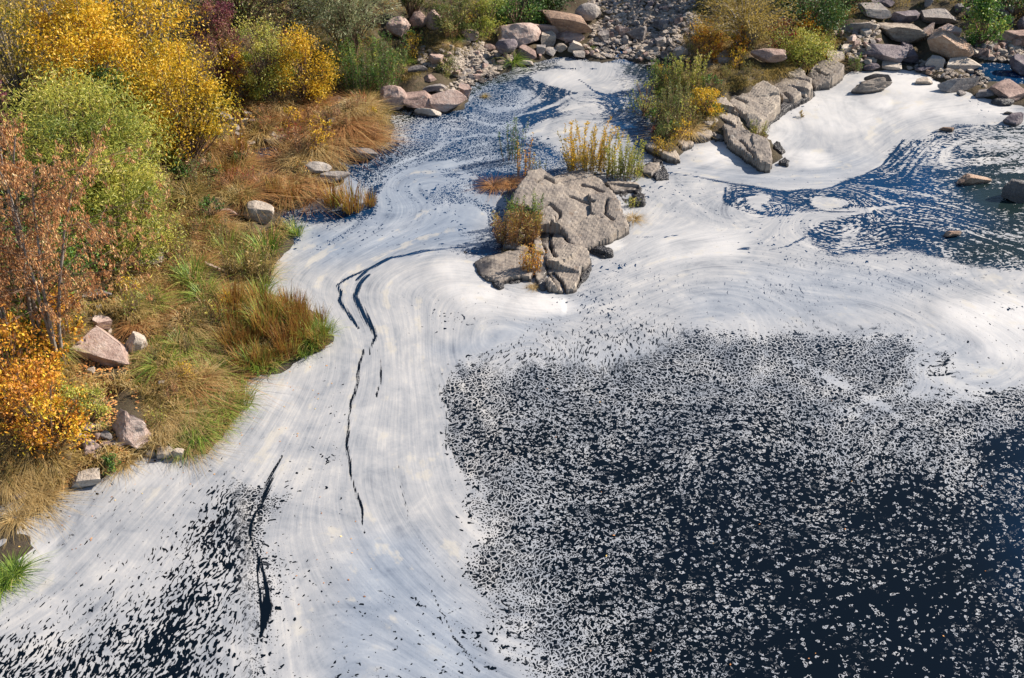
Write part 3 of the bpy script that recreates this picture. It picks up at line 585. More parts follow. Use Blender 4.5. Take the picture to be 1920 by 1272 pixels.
# px, py, width, height, material, label, options
BOULDERS = [
 (738,185,54,50,'p',"rounded pinkish white boulder standing at the water just right of the green willow",dict(kind='round')),
 (787,190,62,40,'p',"brownish pink block leaning against its twin right of the pale rounded boulder",{}),
 (842,189,66,44,'p',"sharp edged pink block with a light right face at the mouth of the upper channel",{}),
 (802,211,52,17,'t',"low flat pale slab lying in front of the two pink blocks",{}),
 (873,172,28,28,'p',"small pink wedge standing behind the sharp edged pink block",{}),
 (815,165,46,20,'g',"grey flat stone lying behind the brownish pink block",{}),
 (806,147,24,15,'p',"small flesh coloured stone alone above the pair of pink blocks",{}),
 (672,292,74,24,'g',"long low grey stone lying in the water below the straw grass tussocks",{}),
 (595,314,54,28,'g',"rounded grey stone with a white top between rust grass and blue water",dict(kind='round')),
 (628,333,56,18,'g',"flat grey stone half sunk beside the rounded white topped one",{}),
 (515,265,48,21,'t',"flat light stone at the dark puddle in the rust coloured grass",{}),
 (488,401,62,48,'t',"big pale cracked boulder in the grass at the bend of the left bank",dict(kind='round')),
 (428,399,46,18,'p',"oblong flesh coloured stone lying left of the big pale cracked boulder",{}),
 (428,223,28,26,'g',"grey stone peeping out under the yellow bush",{}),
 (459,228,17,17,'t',"small pale upright stone beside the one under the yellow bush",{}),
 (442,238,16,16,'g',"small grey stone in the gap under the yellow bush",{}),
 (446,253,16,11,'t',"tiny flat light stone below the stones under the yellow bush",{}),
 (469,269,20,13,'t',"small light stone at the top of the dark puddle",{}),
 (628,190,42,22,'p',"half buried pink stone in rust grass below the green willow",{}),
 (616,244,11,15,'g',"little grey upright stone in the middle of the straw grass",{}),
 (745,52,46,44,'p',"big pink boulder behind the silvery willow branches",dict(kind='round')),
 (786,38,36,36,'p',"rounded pink boulder behind and left of a pointed one",dict(kind='round')),
 (814,38,28,36,'p',"pointed pink boulder on the grassy slope above the channel",{}),
 (818,112,30,28,'p',"pink stone with a dark hollow beneath, on the slope over the channel",{}),
 (783,129,38,15,'g',"flat grey stone at the foot of the slope right of the green willow",{}),
 (881,65,34,22,'p',"flesh coloured boulder at the left edge of the stony shore",{}),
 (873,79,22,15,'t',"light stone tucked under the flesh coloured boulder",{}),
 (972,67,86,58,'p',"big smooth pink boulder of the upper shore",dict(kind='round',yaw=.1)),
 (950,87,42,32,'d',"purple grey boulder leaning on the big smooth pink one",dict(kind='round')),
 (1058,36,112,60,'b',"huge brown slanting boulder with a bright right edge on the upper shore",dict(yaw=-.15)),
 (1102,22,48,36,'g',"blue grey rounded boulder behind the huge brown one",dict(kind='round')),
 (1030,56,80,30,'p',"long pink ledge stone between the smooth pink boulder and the huge brown one",{}),
 (1066,66,52,28,'p',"pink square block below the huge brown boulder",{}),
 (1081,87,32,24,'t',"light cube shaped stone under the pink square block",{}),
 (1052,89,24,19,'t',"light rounded stone left of the cube shaped one",dict(kind='round')),
 (1025,74,30,30,'t',"pale pointed stone in front of the long pink ledge stone",{}),
 (1031,96,28,17,'g',"grey stone at the water below the pale pointed stone",{}),
 (1014,92,20,20,'g',"small grey stone with a dark side beside the pink boulder",{}),
 (990,99,40,22,'p',"low pink stone under the right end of the big smooth boulder",{}),
 (987,117,30,15,'t',"pale flat stone at the water right of the bright green tussock",{}),
 (1085,104,24,19,'g',"blue grey wedge at the top edge of the foam pool",{}),
 (1132,68,26,22,'g',"grey stone right of the pink square block",{}),
 (1192,62,38,32,'g',"upright grey boulder standing in the shaded rubble",{}),
 (1167,58,22,24,'p',"pinkish stone left of the upright grey boulder in the rubble",{}),
 (1246,46,22,18,'g',"blue grey stone high in the shaded rubble",{}),
 (1241,79,28,20,'g',"grey stone at the lower right of the shaded rubble",{}),
 (1276,99,28,24,'t',"light cracked round stone at the right end of the rubble",dict(kind='round')),
 (1226,122,22,7,'t',"flat light stone lying in dark water by the reeds of the spit",{}),
 (916,90,26,17,'p',"pinkish stone left of the purple grey boulder",dict(kind='round')),
 (1690,62,90,44,'t',"big light tan boulder with an orange right face",dict(yaw=.05)),
 (1738,58,24,34,'p',"narrow purple pink stone at the right of the big tan boulder",{}),
 (1762,34,78,40,'g',"big flat topped grey boulder at the top right",{}),
 (1776,89,86,62,'b',"big brown boulder with a slanting rusty face",dict(tilt=.5)),
 (1663,99,80,40,'d',"shaded dark purple boulder in front of the big tan one",{}),  # its shade is put into the stone colour
 (1706,103,48,42,'d',"dark triangular boulder with a light edge right of the purple one",{}),
 (1779,60,42,30,'p',"pink faceted boulder between the tan and the flat topped one",{}),
 (1752,116,36,30,'g',"blue grey pointed stone leaning on the big brown boulder",{}),
 (1808,124,80,27,'t',"long light tan slab below the big brown boulder",{}),
 (1672,124,38,20,'t',"light wedge at the foot of the dark triangular boulder",{}),
 (1633,125,34,17,'d',"dark rounded stone left of the light wedge",dict(kind='round')),
 (1798,159,84,26,'g',"long grey slanting slab at the top edge of the white foam",{}),
 (1892,172,66,40,'p',"pink flat boulder at the right edge above the foam",{}),
 (1880,191,44,22,'w',"dark rounded stone with a light rim under the pink flat boulder",dict(kind='round')),
 (1732,154,38,17,'t',"light stone alone in the foam below the tan slab",{}),
 (1650,146,62,14,'w',"thin dark sliver of rock lying in the foam",dict(tilt=.18)),
 (1633,163,84,30,'l',"lumpy lichen covered rock alone in the white foam",dict(kind='lumpy')),
 (1804,176,18,12,'g',"small grey pyramid in the foam under the long slanting slab",{}),
 (1844,174,34,18,'g',"grey wedge at the right end of the long slanting slab",{}),
 (1442,103,70,32,'p',"rounded pinkish boulder among the bushes of the spit",dict(kind='round',lift=.15)),
 (1907,70,56,34,'p',"pink grey boulder at the right edge above the rubble",{}),
 (1912,124,40,40,'d',"dark boulder at the right edge by the blue pool",{}),
 (1588,93,32,20,'t',"light pointed stone left of the purple boulder",{}),
 (1564,104,40,24,'t',"pale sloping stone where the spit meets the boulders",{}),
 (1607,51,64,22,'g',"grey flat slab left of the big tan boulder",{}),
 (1640,22,58,28,'g',"grey slab tipped to the left in the shade at the top",{}),
 (1697,32,54,24,'d',"dark slab in shade behind the big tan boulder",{}),
 (1735,130,40,18,'d',"dark jagged stone between the pointed one and the foam",{}),
 (1822,98,34,24,'t',"light stone right of the big brown boulder",{}),
 (1841,94,32,22,'p',"pink stone second to the right of the big brown boulder",{}),
 (1655,6,40,22,'d',"dark stone at the top edge in the trees' shade",{}),
 (1900,224,34,28,'d',"purple brown stone at the right edge where foam meets blue water",{}),
 (1828,336,74,28,'b',"wet brown rock with foam on its back breaking the blue water",dict(squash=.7)),
 (1906,357,60,50,'w',"black wet boulder at the right edge of the blue water",{}),
 (1786,439,36,15,'b',"small wet stone breaking the surface of the blue water",{}),
 (1775,243,30,8,'b',"low brown stone at the border of foam and blue water",{}),
 (1890,213,22,5,'w',"thin dark stone in the foam by the right edge",{}),
 (195,655,128,84,'p',"large flat pink slab sloping through the grass by the bare tree",dict(tilt=.35,yaw=-.5)),
 (255,643,42,46,'t',"pale egg shaped boulder right of the large flat pink slab",dict(kind='round')),
 (192,606,36,30,'p',"pink stone above the large flat pink slab",{}),
 (402,506,50,20,'p',"log shaped pink stone lying slantwise in the grass",dict(tilt=.35)),
 (60,694,36,26,'b',"dark brown stone in the orange shrub at the left edge",{}),
 (283,488,52,22,'t',"light flat stone half hidden under the brown seed bunches",{}),
 (185,554,56,26,'g',"grey stone behind the trunk of the bare tree",{}),
 (322,616,12,16,'t',"small upright stone in the long grass",{}),
 (302,719,14,12,'t',"small light stone in the grass above the pyramid boulder",{}),
 (170,694,16,14,'t',"small pale stone below the large flat pink slab",{}),
 (240,790,90,84,'p',"big pyramid shaped pink boulder near the lower bank",dict(kind='pyramid')),
 (163,828,52,44,'p',"small pink pyramid left of the big one",dict(kind='pyramid')),
 (143,818,26,24,'g',"grey stone left of the small pink pyramid",dict(kind='round')),
 (166,802,26,22,'p',"pink stone behind the small pink pyramid",dict(kind='round')),
 (202,818,20,20,'g',"grey stone in the shadow of the big pyramid boulder",{}),
 (312,849,42,32,'t',"white and grey block with a dark left face at the foam edge",{}),
 (334,853,22,24,'t',"cracked white stone right of the white and grey block",{}),
 (284,853,22,18,'g',"low grey stone left of the white and grey block",{}),
 (159,900,66,34,'t',"flat tan stone at the foam below the leaf litter",{}),
 (122,856,30,18,'g',"flat grey stone lying in the leaf litter",{}),
 (105,880,20,14,'g',"little grey stone in dry grass at the lower left bank",{}),
 (30,930,40,24,'p',"dull pink stone buried in straw grass at the left edge",{}),
 (375,300,26,16,'t',"pale stone at the right foot of the yellow green willow",{}),
 (1292,318,1,1,'w',"",None)]
for i, (px, py, wp, hp, mt, lab, opt) in enumerate(BOULDERS):
    if opt is None: continue
    place_rock("boulder" if wp > 24 else "stone", lab, px, py, wp, hp, MATS[mt], 300 + i, cat="boulder" if wp > 24 else "stone", **opt)

def where(q, poly, kind, lab, size):
    P = np.array(poly, float); lo, hi = P.min(0), P.max(0); f = (np.asarray(q) - lo) / (hi - lo); i, j = np.clip((f * 3).astype(int), 0, 2)
    pos = ("upper ", "middle ", "lower ")[j] + ("left", "centre", "right")[i]; pos = "middle" if pos == "middle centre" else pos
    for nn in ("tussock ", "clump ", "weed ", "seedling ", "shrub ", "herb ", "plant ", "stone "):
        if nn in lab: place = lab.split(nn, 1)[1]; break
    t = f"{size} {kind}, {pos} of those {place}".split()
    if len(t) > 16: t = f"{size} {kind}, {pos} {place}".split()
    return " ".join(t[:16])
# rubble: one stone after the other, scattered over the stony parts of the shore
def poly_pick(poly, n, r, mind):
    P = np.array(poly, float); lo, hi = P.min(0), P.max(0); out = []; tries = 0
    while len(out) < n and tries < n * 60:
        tries += 1; q = r.uniform(lo, hi)
        if sdf(P, q[None])[0] <= 0: continue
        if any((q[0] - o[0]) ** 2 + 4 * (q[1] - o[1]) ** 2 < mind ** 2 for o in out): continue
        out.append(q)
    return out
RUB = [
 ([(1095,50),(1180,20),(1300,10),(1320,60),(1290,112),(1200,112),(1120,110),(1090,95),(1110,70)], 120, 9, (8, 17), 'gggpt', "angular stone in the rubble above the foam pool", "stones of the rubble above the foam pool"),
 ([(1100,0),(1290,-8),(1310,12),(1180,22),(1110,30)], 30, 11, (8, 15), 'ggd', "grey stone in the shaded rubble at the top edge", "stones of the shaded rubble at the top edge"),
 ([(855,95),(900,80),(935,100),(960,105),(955,125),(900,145),(860,150),(845,120)], 34, 9, (8, 17), 'ptg', "pinkish stone in the heap left of the bright green tussock", "stones heaped left of the bright green tussock"),
 ([(775,90),(850,85),(860,130),(840,140),(790,120)], 14, 12, (9, 18), 'pt', "pink stone scattered on the slope under the pointed boulder", "stones scattered on the slope"),
 ([(1000,60),(1110,80),(1120,100),(1010,105)], 12, 9, (7, 12), 'tp', "little stone wedged between the pink boulders of the upper shore", "little stones between the pink boulders"),
 ([(1560,60),(1640,40),(1650,70),(1640,120),(1600,115),(1570,90)], 26, 11, (9, 20), 'gpt', "stone in the heap left of the tan boulder", "stones heaped left of the tan boulder"),
 ([(1800,70),(1925,70),(1925,120),(1850,112),(1800,105)], 36, 10, (9, 22), 'ptpg', "angular stone in the heap right of the brown boulder", "stones heaped right of the brown boulder"),
 ([(1690,110),(1800,120),(1850,140),(1850,165),(1760,145),(1700,130)], 14, 12, (8, 18), 'gtb', "stone along the upper edge of the white foam", "stones along the upper edge of the white foam"),
 ([(1720,0),(1925,0),(1925,50),(1830,60),(1800,20)], 12, 20, (16, 34), 'dg', "dark stone under the trees at the top right", "dark stones under the trees at the top right"),
 ([(30,540),(230,540),(240,620),(150,640),(40,640)], 12, 18, (10, 24), 'pgt', "stone in the litter under the bare trees", "stones under the bare trees"),
 ([(100,780),(220,770),(230,860),(150,890),(90,860)], 12, 13, (9, 20), 'pgp', "stone in the leaf litter beside the pyramid boulder", "stones in the litter beside the pyramid boulder"),
 ([(260,560),(440,520),(430,720),(300,760)], 9, 30, (9, 20), 'ptg', "stone in the meadow of the left bank", "stones in the meadow"),
 ([(430,215),(700,190),(690,280),(480,280)], 10, 26, (10, 24), 'gtp', "stone in the cove under the yellow bushes", "stones in the cove"),
]
k = 0
for poly, n, mind, (s0, s1), mm, lab, grp in RUB:
    r = np.random.default_rng(900 + k)
    for q in poly_pick(poly, n, r, mind):
        s_ = s0 + (s1 - s0) * r.random() ** 1.8; k += 1
        place_rock("stone", where(q, poly, dict(g="grey stone", p="pinkish stone", t="tan stone", d="dark stone", b="brown stone")[mm[k % len(mm)]], lab, "large" if s_ > (s0 + s1) / 2 else "small"), q[0], q[1], s_, s_ * r.uniform(.6, .95), MATS[mm[k % len(mm)]], 1000 + k, group=grp, cat="stone", shared=True, yaw=r.uniform(0, 6.28))
# the pebbles between them cannot be counted: one mesh
def pebbles(name, label, cat, polys, mat, smin, smax, seed):
    r = np.random.default_rng(seed); VV = []; FF = []; off = 0; bv, bf = ICO[2]; b1 = bv[:42]
    b_ = bmesh.new(); bmesh.ops.create_icosphere(b_, subdivisions=1, radius=1.0)
    bv = np.array([v.co[:] for v in b_.verts]); bf = np.array([[v.index for v in f.verts] for f in b_.faces]); b_.free()
    for poly, n in polys:
        P = np.array(poly, float); lo, hi = P.min(0), P.max(0); q = r.uniform(lo, hi, (n * 3, 2)); q = q[sdf(P, q) > 0][:n]
        g0 = ground(q[:, 0], q[:, 1])
        for c in g0:
            s_ = r.uniform(smin, smax); R = r.normal(size=(3, 3)); Q, _ = np.linalg.qr(R)
            v = bv * (1 + .35 * r.normal(size=(len(bv), 1)) * .5) @ Q * (s_ * np.array([1, .8, .55])); VV.append(v + c + [0, 0, s_ * .15]); FF.append(bf + off); off += len(bv)
    o = link_mesh(name, np.vstack(VV), np.vstack(FF), mat, smooth=False); return tag(o, label, cat, kind="stuff")
pebbles("pebbles", "loose pebbles and gravel between the stones of the upper shore", "pebbles",
  [(RUB[0][0], 1500), (RUB[1][0], 300), (RUB[2][0], 500), (RUB[3][0], 200), (RUB[5][0], 250), (RUB[6][0], 500), (RUB[7][0], 120), ([(860,150),(930,135),(940,145),(870,165)], 60), ([(800,165),(880,150),(880,170),(830,175)],60)], M_TAN, .04, .13, 41)

# ------------------------------------------------------------------ ledges of bare rock, each slab a part
def slab(name, parent, poly, zt, tilt, mat, seed, res=.045, edge=.06, steep=5.0, facets=6, rough=.03, cracks=(), base=-.25):
    """a slab whose top is seen inside poly (photo pixels); zt top height, tilt (dz/dx, dz/dy)"""
    zt = zt * (.58 if seed < 65 else .85); tilt = (tilt[0], tilt[1] * .15); q = pw(poly, zt * .8); c = q.mean(0); lo = q.min(0) - .25; hi = q.max(0) + .25
    xs = np.arange(lo[0], hi[0], res); ys = np.arange(lo[1], hi[1], res); X, Y = np.meshgrid(xs, ys); P = np.column_stack([X.ravel(), Y.ravel()])
    d = sdf(q, P) + (sines(P, 7, seed) * .045 + sines(P, 22, seed + 1) * .018)
    r = np.random.default_rng(seed); rel = P - c
    top = zt + rel @ np.array(tilt); 
    # broken into blocks: each has a plane of its own, with a crisp joint to the next
    size = np.abs(hi - lo).max(); nb_ = int(np.clip(facets * size * .32, 2, 6)); cc = r.uniform(lo, hi, (nb_, 2)); cc[:, 0] += 0
    PW = P + np.column_stack([sines(P, 3, seed + 40), sines(P, 3, seed + 41)]) * .06; rot = np.array([[.8, .6], [-.6, .8]]); st = np.array([1.0, 1.9])
    dd = ((((PW[:, None] - cc[None]) @ rot) * st) ** 2).sum(2); o2 = np.argsort(dd, axis=1)[:, :2]; near = o2[:, 0]
    gr = r.normal(size=(nb_, 2)) * .085; of = r.normal(size=nb_) * .035
    top = top + of[near] + ((P - cc[near]) * gr[near]).sum(1)
    gap = np.sqrt(np.take_along_axis(dd, o2[:, 1:2], 1)[:, 0]) - np.sqrt(np.take_along_axis(dd, o2[:, :1], 1)[:, 0])
    top -= .045 * np.exp(-(gap / .022) ** 2) * (sines(P, 1.7, seed + 50) > -.3)
    for k in range(3):                                      # shoulders sloping to the water
        a = r.uniform(0, 6.28); s_ = r.uniform(.15, .4); e_ = (size * r.uniform(.22, .42) - (rel @ np.array([cos(a), sin(a)]))); top = np.minimum(top, zt + rel @ np.array(tilt) + .05 + s_ * e_)
    top += sines(P, 2.5, seed + 6) * .015
    top += sines(P, 9, seed + 4) * rough * .35 + sines(P, 40, seed + 5) * rough * .25
    for cr in cracks:
        dd, _ = dist_line(pw(cr, zt), P + np.column_stack([sines(P, 9, seed + 7), sines(P, 9, seed + 8)]) * .03)
        top -= .18 * np.exp(-(dd / .035) ** 2)
    z = np.where(d > edge, top, top - (edge - d) * steep); z = np.where((d <= edge) & (d > 0), top - (edge - d) ** 2 / edge * 1.5, z)
    z = np.maximum(z, base); keep = d > -.30; nx = len(xs)
    F = grid_faces(nx, len(ys)); F = F[keep[F].all(1)]
    used = np.unique(F); mp = np.zeros(len(P), int); mp[used] = np.arange(len(used))
    o = link_mesh(name, np.column_stack([P, z])[used], mp[F], mat, parent, smooth=False); return o
def crag(label, slabs, cat="rock", loc=None):
    root = empty("rock_outcrop", (0, 0, 0)); tag(root, label, cat)
    for i, s_ in enumerate(slabs):
        kw = s_[5] if len(s_) > 5 else {}
        slab("rock_slab", root, s_[0], s_[1], s_[2], s_[3], s_[4], **kw)
    # origin at its base
    return root
crag("big grey rock island standing in the foam in the middle of the river", [
 ([(948,392),(962,372),(972,356),(990,340),(1012,334),(1028,334),(1058,322),(1088,318),(1112,326),(1127,340),(1142,356),(1155,368),(1162,385),(1172,404),(1180,424),(1158,436),(1136,446),(1112,458),(1086,462),(1066,452),(1050,430),(1040,408),(1015,404),(1000,402),(985,392),(965,405),(950,404)], .62, (.02, .13), M_LEDGE, 51,
   dict(cracks=[[(1008,352),(1022,345),(1040,352),(1048,345)],[(1010,392),(1030,384),(1052,396),(1046,404)],[(1090,345),(1110,352),(1130,360)],[(1070,372),(1090,376),(1110,382)],[(1140,380),(1130,400),(1150,410)]])),
 ([(1010,404),(1038,408),(1048,430),(1064,453),(1084,464),(1104,470),(1108,488),(1092,505),(1082,538),(1050,542),(1030,538),(1026,500),(1018,465),(1008,440)], .48, (.05, .08), M_LEDGE, 52, dict(cracks=[[(1034,420),(1030,450),(1040,480)],[(1040,500),(1052,520),(1060,540)]])),
 ([(990,412),(1006,410),(1010,440),(1018,470),(1024,505),(1024,540),(1014,540),(1004,520),(998,480),(1000,445)], .32, (-.1, .08), M_LEDGE, 53, dict(res=.03)),
 ([(884,488),(905,478),(950,470),(985,474),(1000,482),(1004,505),(996,522),(975,522),(950,526),(935,534),(912,520),(898,505)], .26, (.02, .09), M_LEDGE, 54, {}),
 ([(948,440),(965,430),(992,436),(1000,460),(988,474),(960,470),(945,462)], .22, (0, .1), M_LEDGE, 55, {}),
 ([(944,398),(952,385),(966,378),(975,392),(985,398),(978,412),(960,418),(946,414)], .36, (-.1, .05), M_LEDGE, 56, {}),
 ([(1086,470),(1108,476),(1108,505),(1098,528),(1082,540),(1088,510)], .09, (0, .05), M_WET, 57, dict(res=.03)),
 ([(1122,462),(1150,444),(1182,428),(1186,418),(1170,408),(1140,440),(1112,456)], .12, (0, .05), M_WET, 58, dict(res=.03)),
 ([(1104,470),(1130,464),(1150,468),(1148,480),(1130,484),(1115,478)], .12, (.0, .05), M_WET, 59, dict(res=.03)),
 ([(915,522),(940,528),(990,522),(975,532),(950,534),(935,545),(925,538)], .05, (0, .03), M_WET, 60, dict(res=.03)),
 ([(1158,352),(1190,340),(1205,350),(1200,370),(1186,385),(1165,375)], .14, (0, .05), M_WET, 61, dict(res=.035)),
 ([(1130,344),(1160,342),(1195,346),(1204,356),(1170,362),(1150,362)], .16, (0, .05), M_LEDGE, 62, dict(res=.035)),
 ([(1184,368),(1200,362),(1212,372),(1206,385),(1192,384)], .12, (0, .05), M_WET, 63, dict(res=.03)),
 ([(868,470),(890,466),(900,474),(888,482),(872,480)], .05, (0, .03), M_WET, 64, dict(res=.03))])
crag("grey ledge of broken rock layers between the spit's bushes and the white foam", [
 ([(1352,232),(1365,222),(1400,245),(1440,268),(1452,290),(1446,308),(1430,306),(1400,290),(1368,266)], .46, (.10, .10), M_LEDGE, 71, dict(steep=9.0, cracks=[[(1388,262),(1410,282),(1420,300)]])),
 ([(1362,190),(1400,172),(1430,160),(1460,178),(1462,200),(1440,225),(1420,240),(1400,232),(1375,214)], .50, (.08, .08), M_LEDGE, 72, dict(cracks=[[(1362,190),(1385,205),(1400,225)],[(1380,182),(1400,192)]])),
 ([(1330,196),(1358,192),(1385,216),(1396,240),(1380,240),(1350,222),(1336,212)], .42, (.0, .08), M_LEDGE, 73, {}),
 ([(1336,168),(1365,160),(1400,160),(1425,158),(1396,172),(1360,186),(1340,184)], .50, (.0, .10), M_LEDGE, 74, {}),
 ([(1432,158),(1462,150),(1485,166),(1505,182),(1490,190),(1466,190),(1455,176)], .40, (.12, .05), M_LEDGE, 75, dict(cracks=[[(1440,160),(1465,172),(1485,186)]])),
 ([(1440,148),(1475,142),(1510,160),(1522,168),(1514,182),(1498,178),(1470,158)], .42, (.12, .05), M_LEDGE, 76, {}),
 ([(1470,140),(1500,132),(1520,150),(1518,162),(1495,152)], .46, (.12, .05), M_LEDGE, 77, {}),
 ([(1514,138),(1535,118),(1560,120),(1584,130),(1576,142),(1552,156),(1530,158)], .40, (.12, .10), M_LEDGE, 78, dict(cracks=[[(1528,128),(1550,142)]])),
 ([(1456,205),(1466,188),(1505,186),(1525,170),(1532,176),(1500,196),(1475,205),(1462,222),(1440,236),(1432,230)], .16, (.0, .03), M_WET, 79, dict(res=.035)),
 ([(1300,230),(1330,238),(1340,252),(1322,262),(1302,258)], .22, (0, .05), M_LEDGE, 80, {}),
 ([(1310,210),(1335,214),(1350,232),(1330,240),(1308,226)], .34, (0, .05), M_LEDGE, 81, {}),
 ([(1340,262),(1366,262),(1372,250),(1350,244),(1330,250)], .15, (0, .05), M_LEDGE, 82, {}),
 ([(1280,150),(1330,140),(1400,145),(1410,152),(1340,165),(1290,165)], .42, (0, .06), M_LEDGE, 83, {}),
 ([(1320,95),(1380,98),(1405,108),(1385,122),(1330,118),(1310,106)], .52, (0, .06), M_TAN, 84, {}),
 ([(1452,262),(1466,270),(1470,285),(1462,296),(1452,285)], .08, (0, .03), M_WET, 85, dict(res=.03)),
 ([(1462,298),(1472,292),(1484,300),(1476,310),(1464,308)], .12, (0, .03), M_WET, 86, dict(res=.03))])
crag("cluster of dark broken slabs between the spit and the big rock island", [
 ([(1205,270),(1225,268),(1262,295),(1270,302),(1250,298),(1222,284)], .20, (0, .06), M_LEDGE, 91, dict(res=.03)),
 ([(1252,286),(1268,278),(1278,292),(1276,300),(1262,300)], .18, (0, .05), M_LEDGE, 92, dict(res=.03)),
 ([(1268,268),(1290,262),(1302,266),(1292,278),(1276,282)], .18, (0, .05), M_LEDGE, 93, dict(res=.03)),
 ([(1222,294),(1240,294),(1246,306),(1234,310),(1224,304)], .12, (0, .05), M_WET, 94, dict(res=.03)),
 ([(1198,312),(1218,304),(1236,306),(1240,318),(1222,328),(1204,322)], .20, (0, .05), M_LEDGE, 95, dict(res=.03)),
 ([(1222,322),(1244,312),(1256,322),(1254,332),(1230,334)], .15, (0, .05), M_WET, 96, dict(res=.03))])
# ------------------------------------------------------------------ leaf, grass and wood materials
def m_leaf(name, stops, trans=.35, rough=.5):
    t = NT(name); f = t.attr("tint"); oi = t.n("ShaderNodeObjectInfo").outputs['Random']
    f = t.math('ADD', f, t.math('MULTIPLY', t.math('SUBTRACT', oi, .5), .12))
    col = t.ramp(f, [(p, tuple(min(.8, x * 1.25) for x in c_)) for p, c_ in stops])
    d = t.n("ShaderNodeBsdfPrincipled", {'Base Color': col, 'Roughness': rough}); tr = t.n("ShaderNodeBsdfTranslucent", {0: col})
    return t.out(t.n("ShaderNodeMixShader", {0: trans, 1: d.outputs[0], 2: tr.outputs[0]}).outputs[0])
L_YEL = m_leaf("yellow_leaves", [(0, (.10, .11, .015)), (.2, (.30, .24, .02)), (.5, (.56, .36, .02)), (.8, (.66, .42, .03)), (1, (.50, .22, .03))])
L_YGR = m_leaf("yellow_green_leaves", [(0, (.07, .11, .02)), (.3, (.20, .24, .04)), (.6, (.36, .36, .06)), (.85, (.48, .42, .07)), (1, (.50, .40, .16))])
L_OLIVE = m_leaf("olive_leaves", [(0, (.05, .07, .02)), (.4, (.13, .16, .04)), (.75, (.24, .24, .07)), (1, (.36, .30, .08))])
L_GRN = m_leaf("green_leaves", [(0, (.02, .05, .012)), (.4, (.06, .14, .025)), (.75, (.13, .23, .04)), (1, (.36, .34, .05))])
L_SILV = m_leaf("silver_green_leaves", [(0, (.09, .11, .05)), (.4, (.20, .22, .10)), (.8, (.34, .34, .20)), (1, (.50, .48, .36))])
L_PURP = m_leaf("purple_leaves", [(0, (.04, .01, .02)), (.35, (.13, .025, .05)), (.6, (.22, .06, .07)), (.8, (.30, .17, .08)), (1, (.34, .28, .10))])
L_ORG = m_leaf("orange_leaves", [(0, (.22, .10, .02)), (.3, (.50, .20, .03)), (.6, (.66, .34, .03)), (.85, (.72, .50, .04)), (1, (.36, .30, .04))])
L_DRY = m_leaf("dry_seed_bunches", [(0, (.16, .06, .03)), (.35, (.36, .16, .06)), (.7, (.54, .29, .12)), (1, (.66, .46, .24))], trans=.2)
L_DARK = m_leaf("dark_green_leaves", [(0, (.012, .03, .01)), (.5, (.04, .09, .02)), (.85, (.09, .16, .03)), (1, (.24, .22, .04))])
L_GOLD = m_leaf("golden_leaves", [(0, (.12, .10, .03)), (.4, (.34, .25, .05)), (.8, (.52, .38, .10)), (1, (.60, .46, .18))])
L_RED = m_leaf("red_leaves", [(0, (.16, .02, .03)), (.5, (.36, .06, .05)), (1, (.50, .20, .05))])
G_GRN = m_leaf("green_grass", [(0, (.03, .07, .012)), (.4, (.11, .19, .025)), (.75, (.26, .32, .045)), (1, (.50, .44, .14))], trans=.3)
G_STRAW = m_leaf("straw_grass", [(0, (.13, .09, .03)), (.4, (.34, .23, .09)), (.8, (.50, .37, .17)), (1, (.58, .48, .26))], trans=.3)
G_RUST = m_leaf("rust_grass", [(0, (.10, .045, .02)), (.4, (.26, .12, .045)), (.8, (.42, .22, .08)), (1, (.50, .34, .15))], trans=.3)
G_OLIVE = m_leaf("olive_grass", [(0, (.06, .07, .02)), (.35, (.15, .12, .035)), (.65, (.34, .24, .07)), (1, (.52, .38, .15))], trans=.3)
G_REED = m_leaf("reed_blades", [(0, (.07, .035, .015)), (.4, (.26, .11, .03)), (.75, (.36, .24, .05)), (1, (.22, .26, .04))], trans=.3)
L_LITTER = m_leaf("fallen_leaves", [(0, (.20, .08, .03)), (.5, (.50, .22, .07)), (.85, (.60, .34, .12)), (1, (.62, .45, .12))], trans=.1)
def m_bark(name, a, b):
    t = NT(name); co = t.n("ShaderNodeNewGeometry").outputs[0]
    v = t.n("ShaderNodeVectorMath", {0: co, 1: (1, 1, .25)}, operation='MULTIPLY').outputs[0]
    n = t.noise(v, 30, 4, .6); col = t.ramp(n, [(.35, a), (.65, b)])
    bm = t.n("ShaderNodeBump", {'Strength': .6, 'Distance': .02, 'Height': n})
    return t.out(t.n("ShaderNodeBsdfPrincipled", {'Base Color': col, 'Roughness': .85, 'Normal': bm.outputs[0]}).outputs[0])
M_BARK = m_bark("grey_bark", (.12, .10, .085), (.34, .30, .26)); M_TWIG = m_bark("brown_twigs", (.10, .055, .035), (.26, .17, .11))

def tubes(paths, sides=5):
    """paths: list of (points (k,3), radii (k,))"""
    V = []; F = []; off = 0; an = np.arange(sides) * 2 * pi / sides
    for P, R in paths:
        P = np.asarray(P, float); k = len(P); T = np.gradient(P, axis=0); T /= np.linalg.norm(T, axis=1, keepdims=True) + 1e-9
        ref = np.array([.3, .9, .1]); A_ = np.cross(T, ref); A_ /= np.linalg.norm(A_, axis=1, keepdims=True) + 1e-9; B_ = np.cross(T, A_)
        ring = P[:, None] + (np.cos(an)[None, :, None] * A_[:, None] + np.sin(an)[None, :, None] * B_[:, None]) * np.asarray(R)[:, None, None]
        V.append(ring.reshape(-1, 3)); i = np.arange(k - 1)[:, None] * sides; j = np.arange(sides)[None]; jn = (j + 1) % sides
        F.append(np.stack([i + j, i + jn, i + sides + jn, i + sides + j], -1).reshape(-1, 4) + off); off += k * sides
    return np.vstack(V), np.vstack(F)
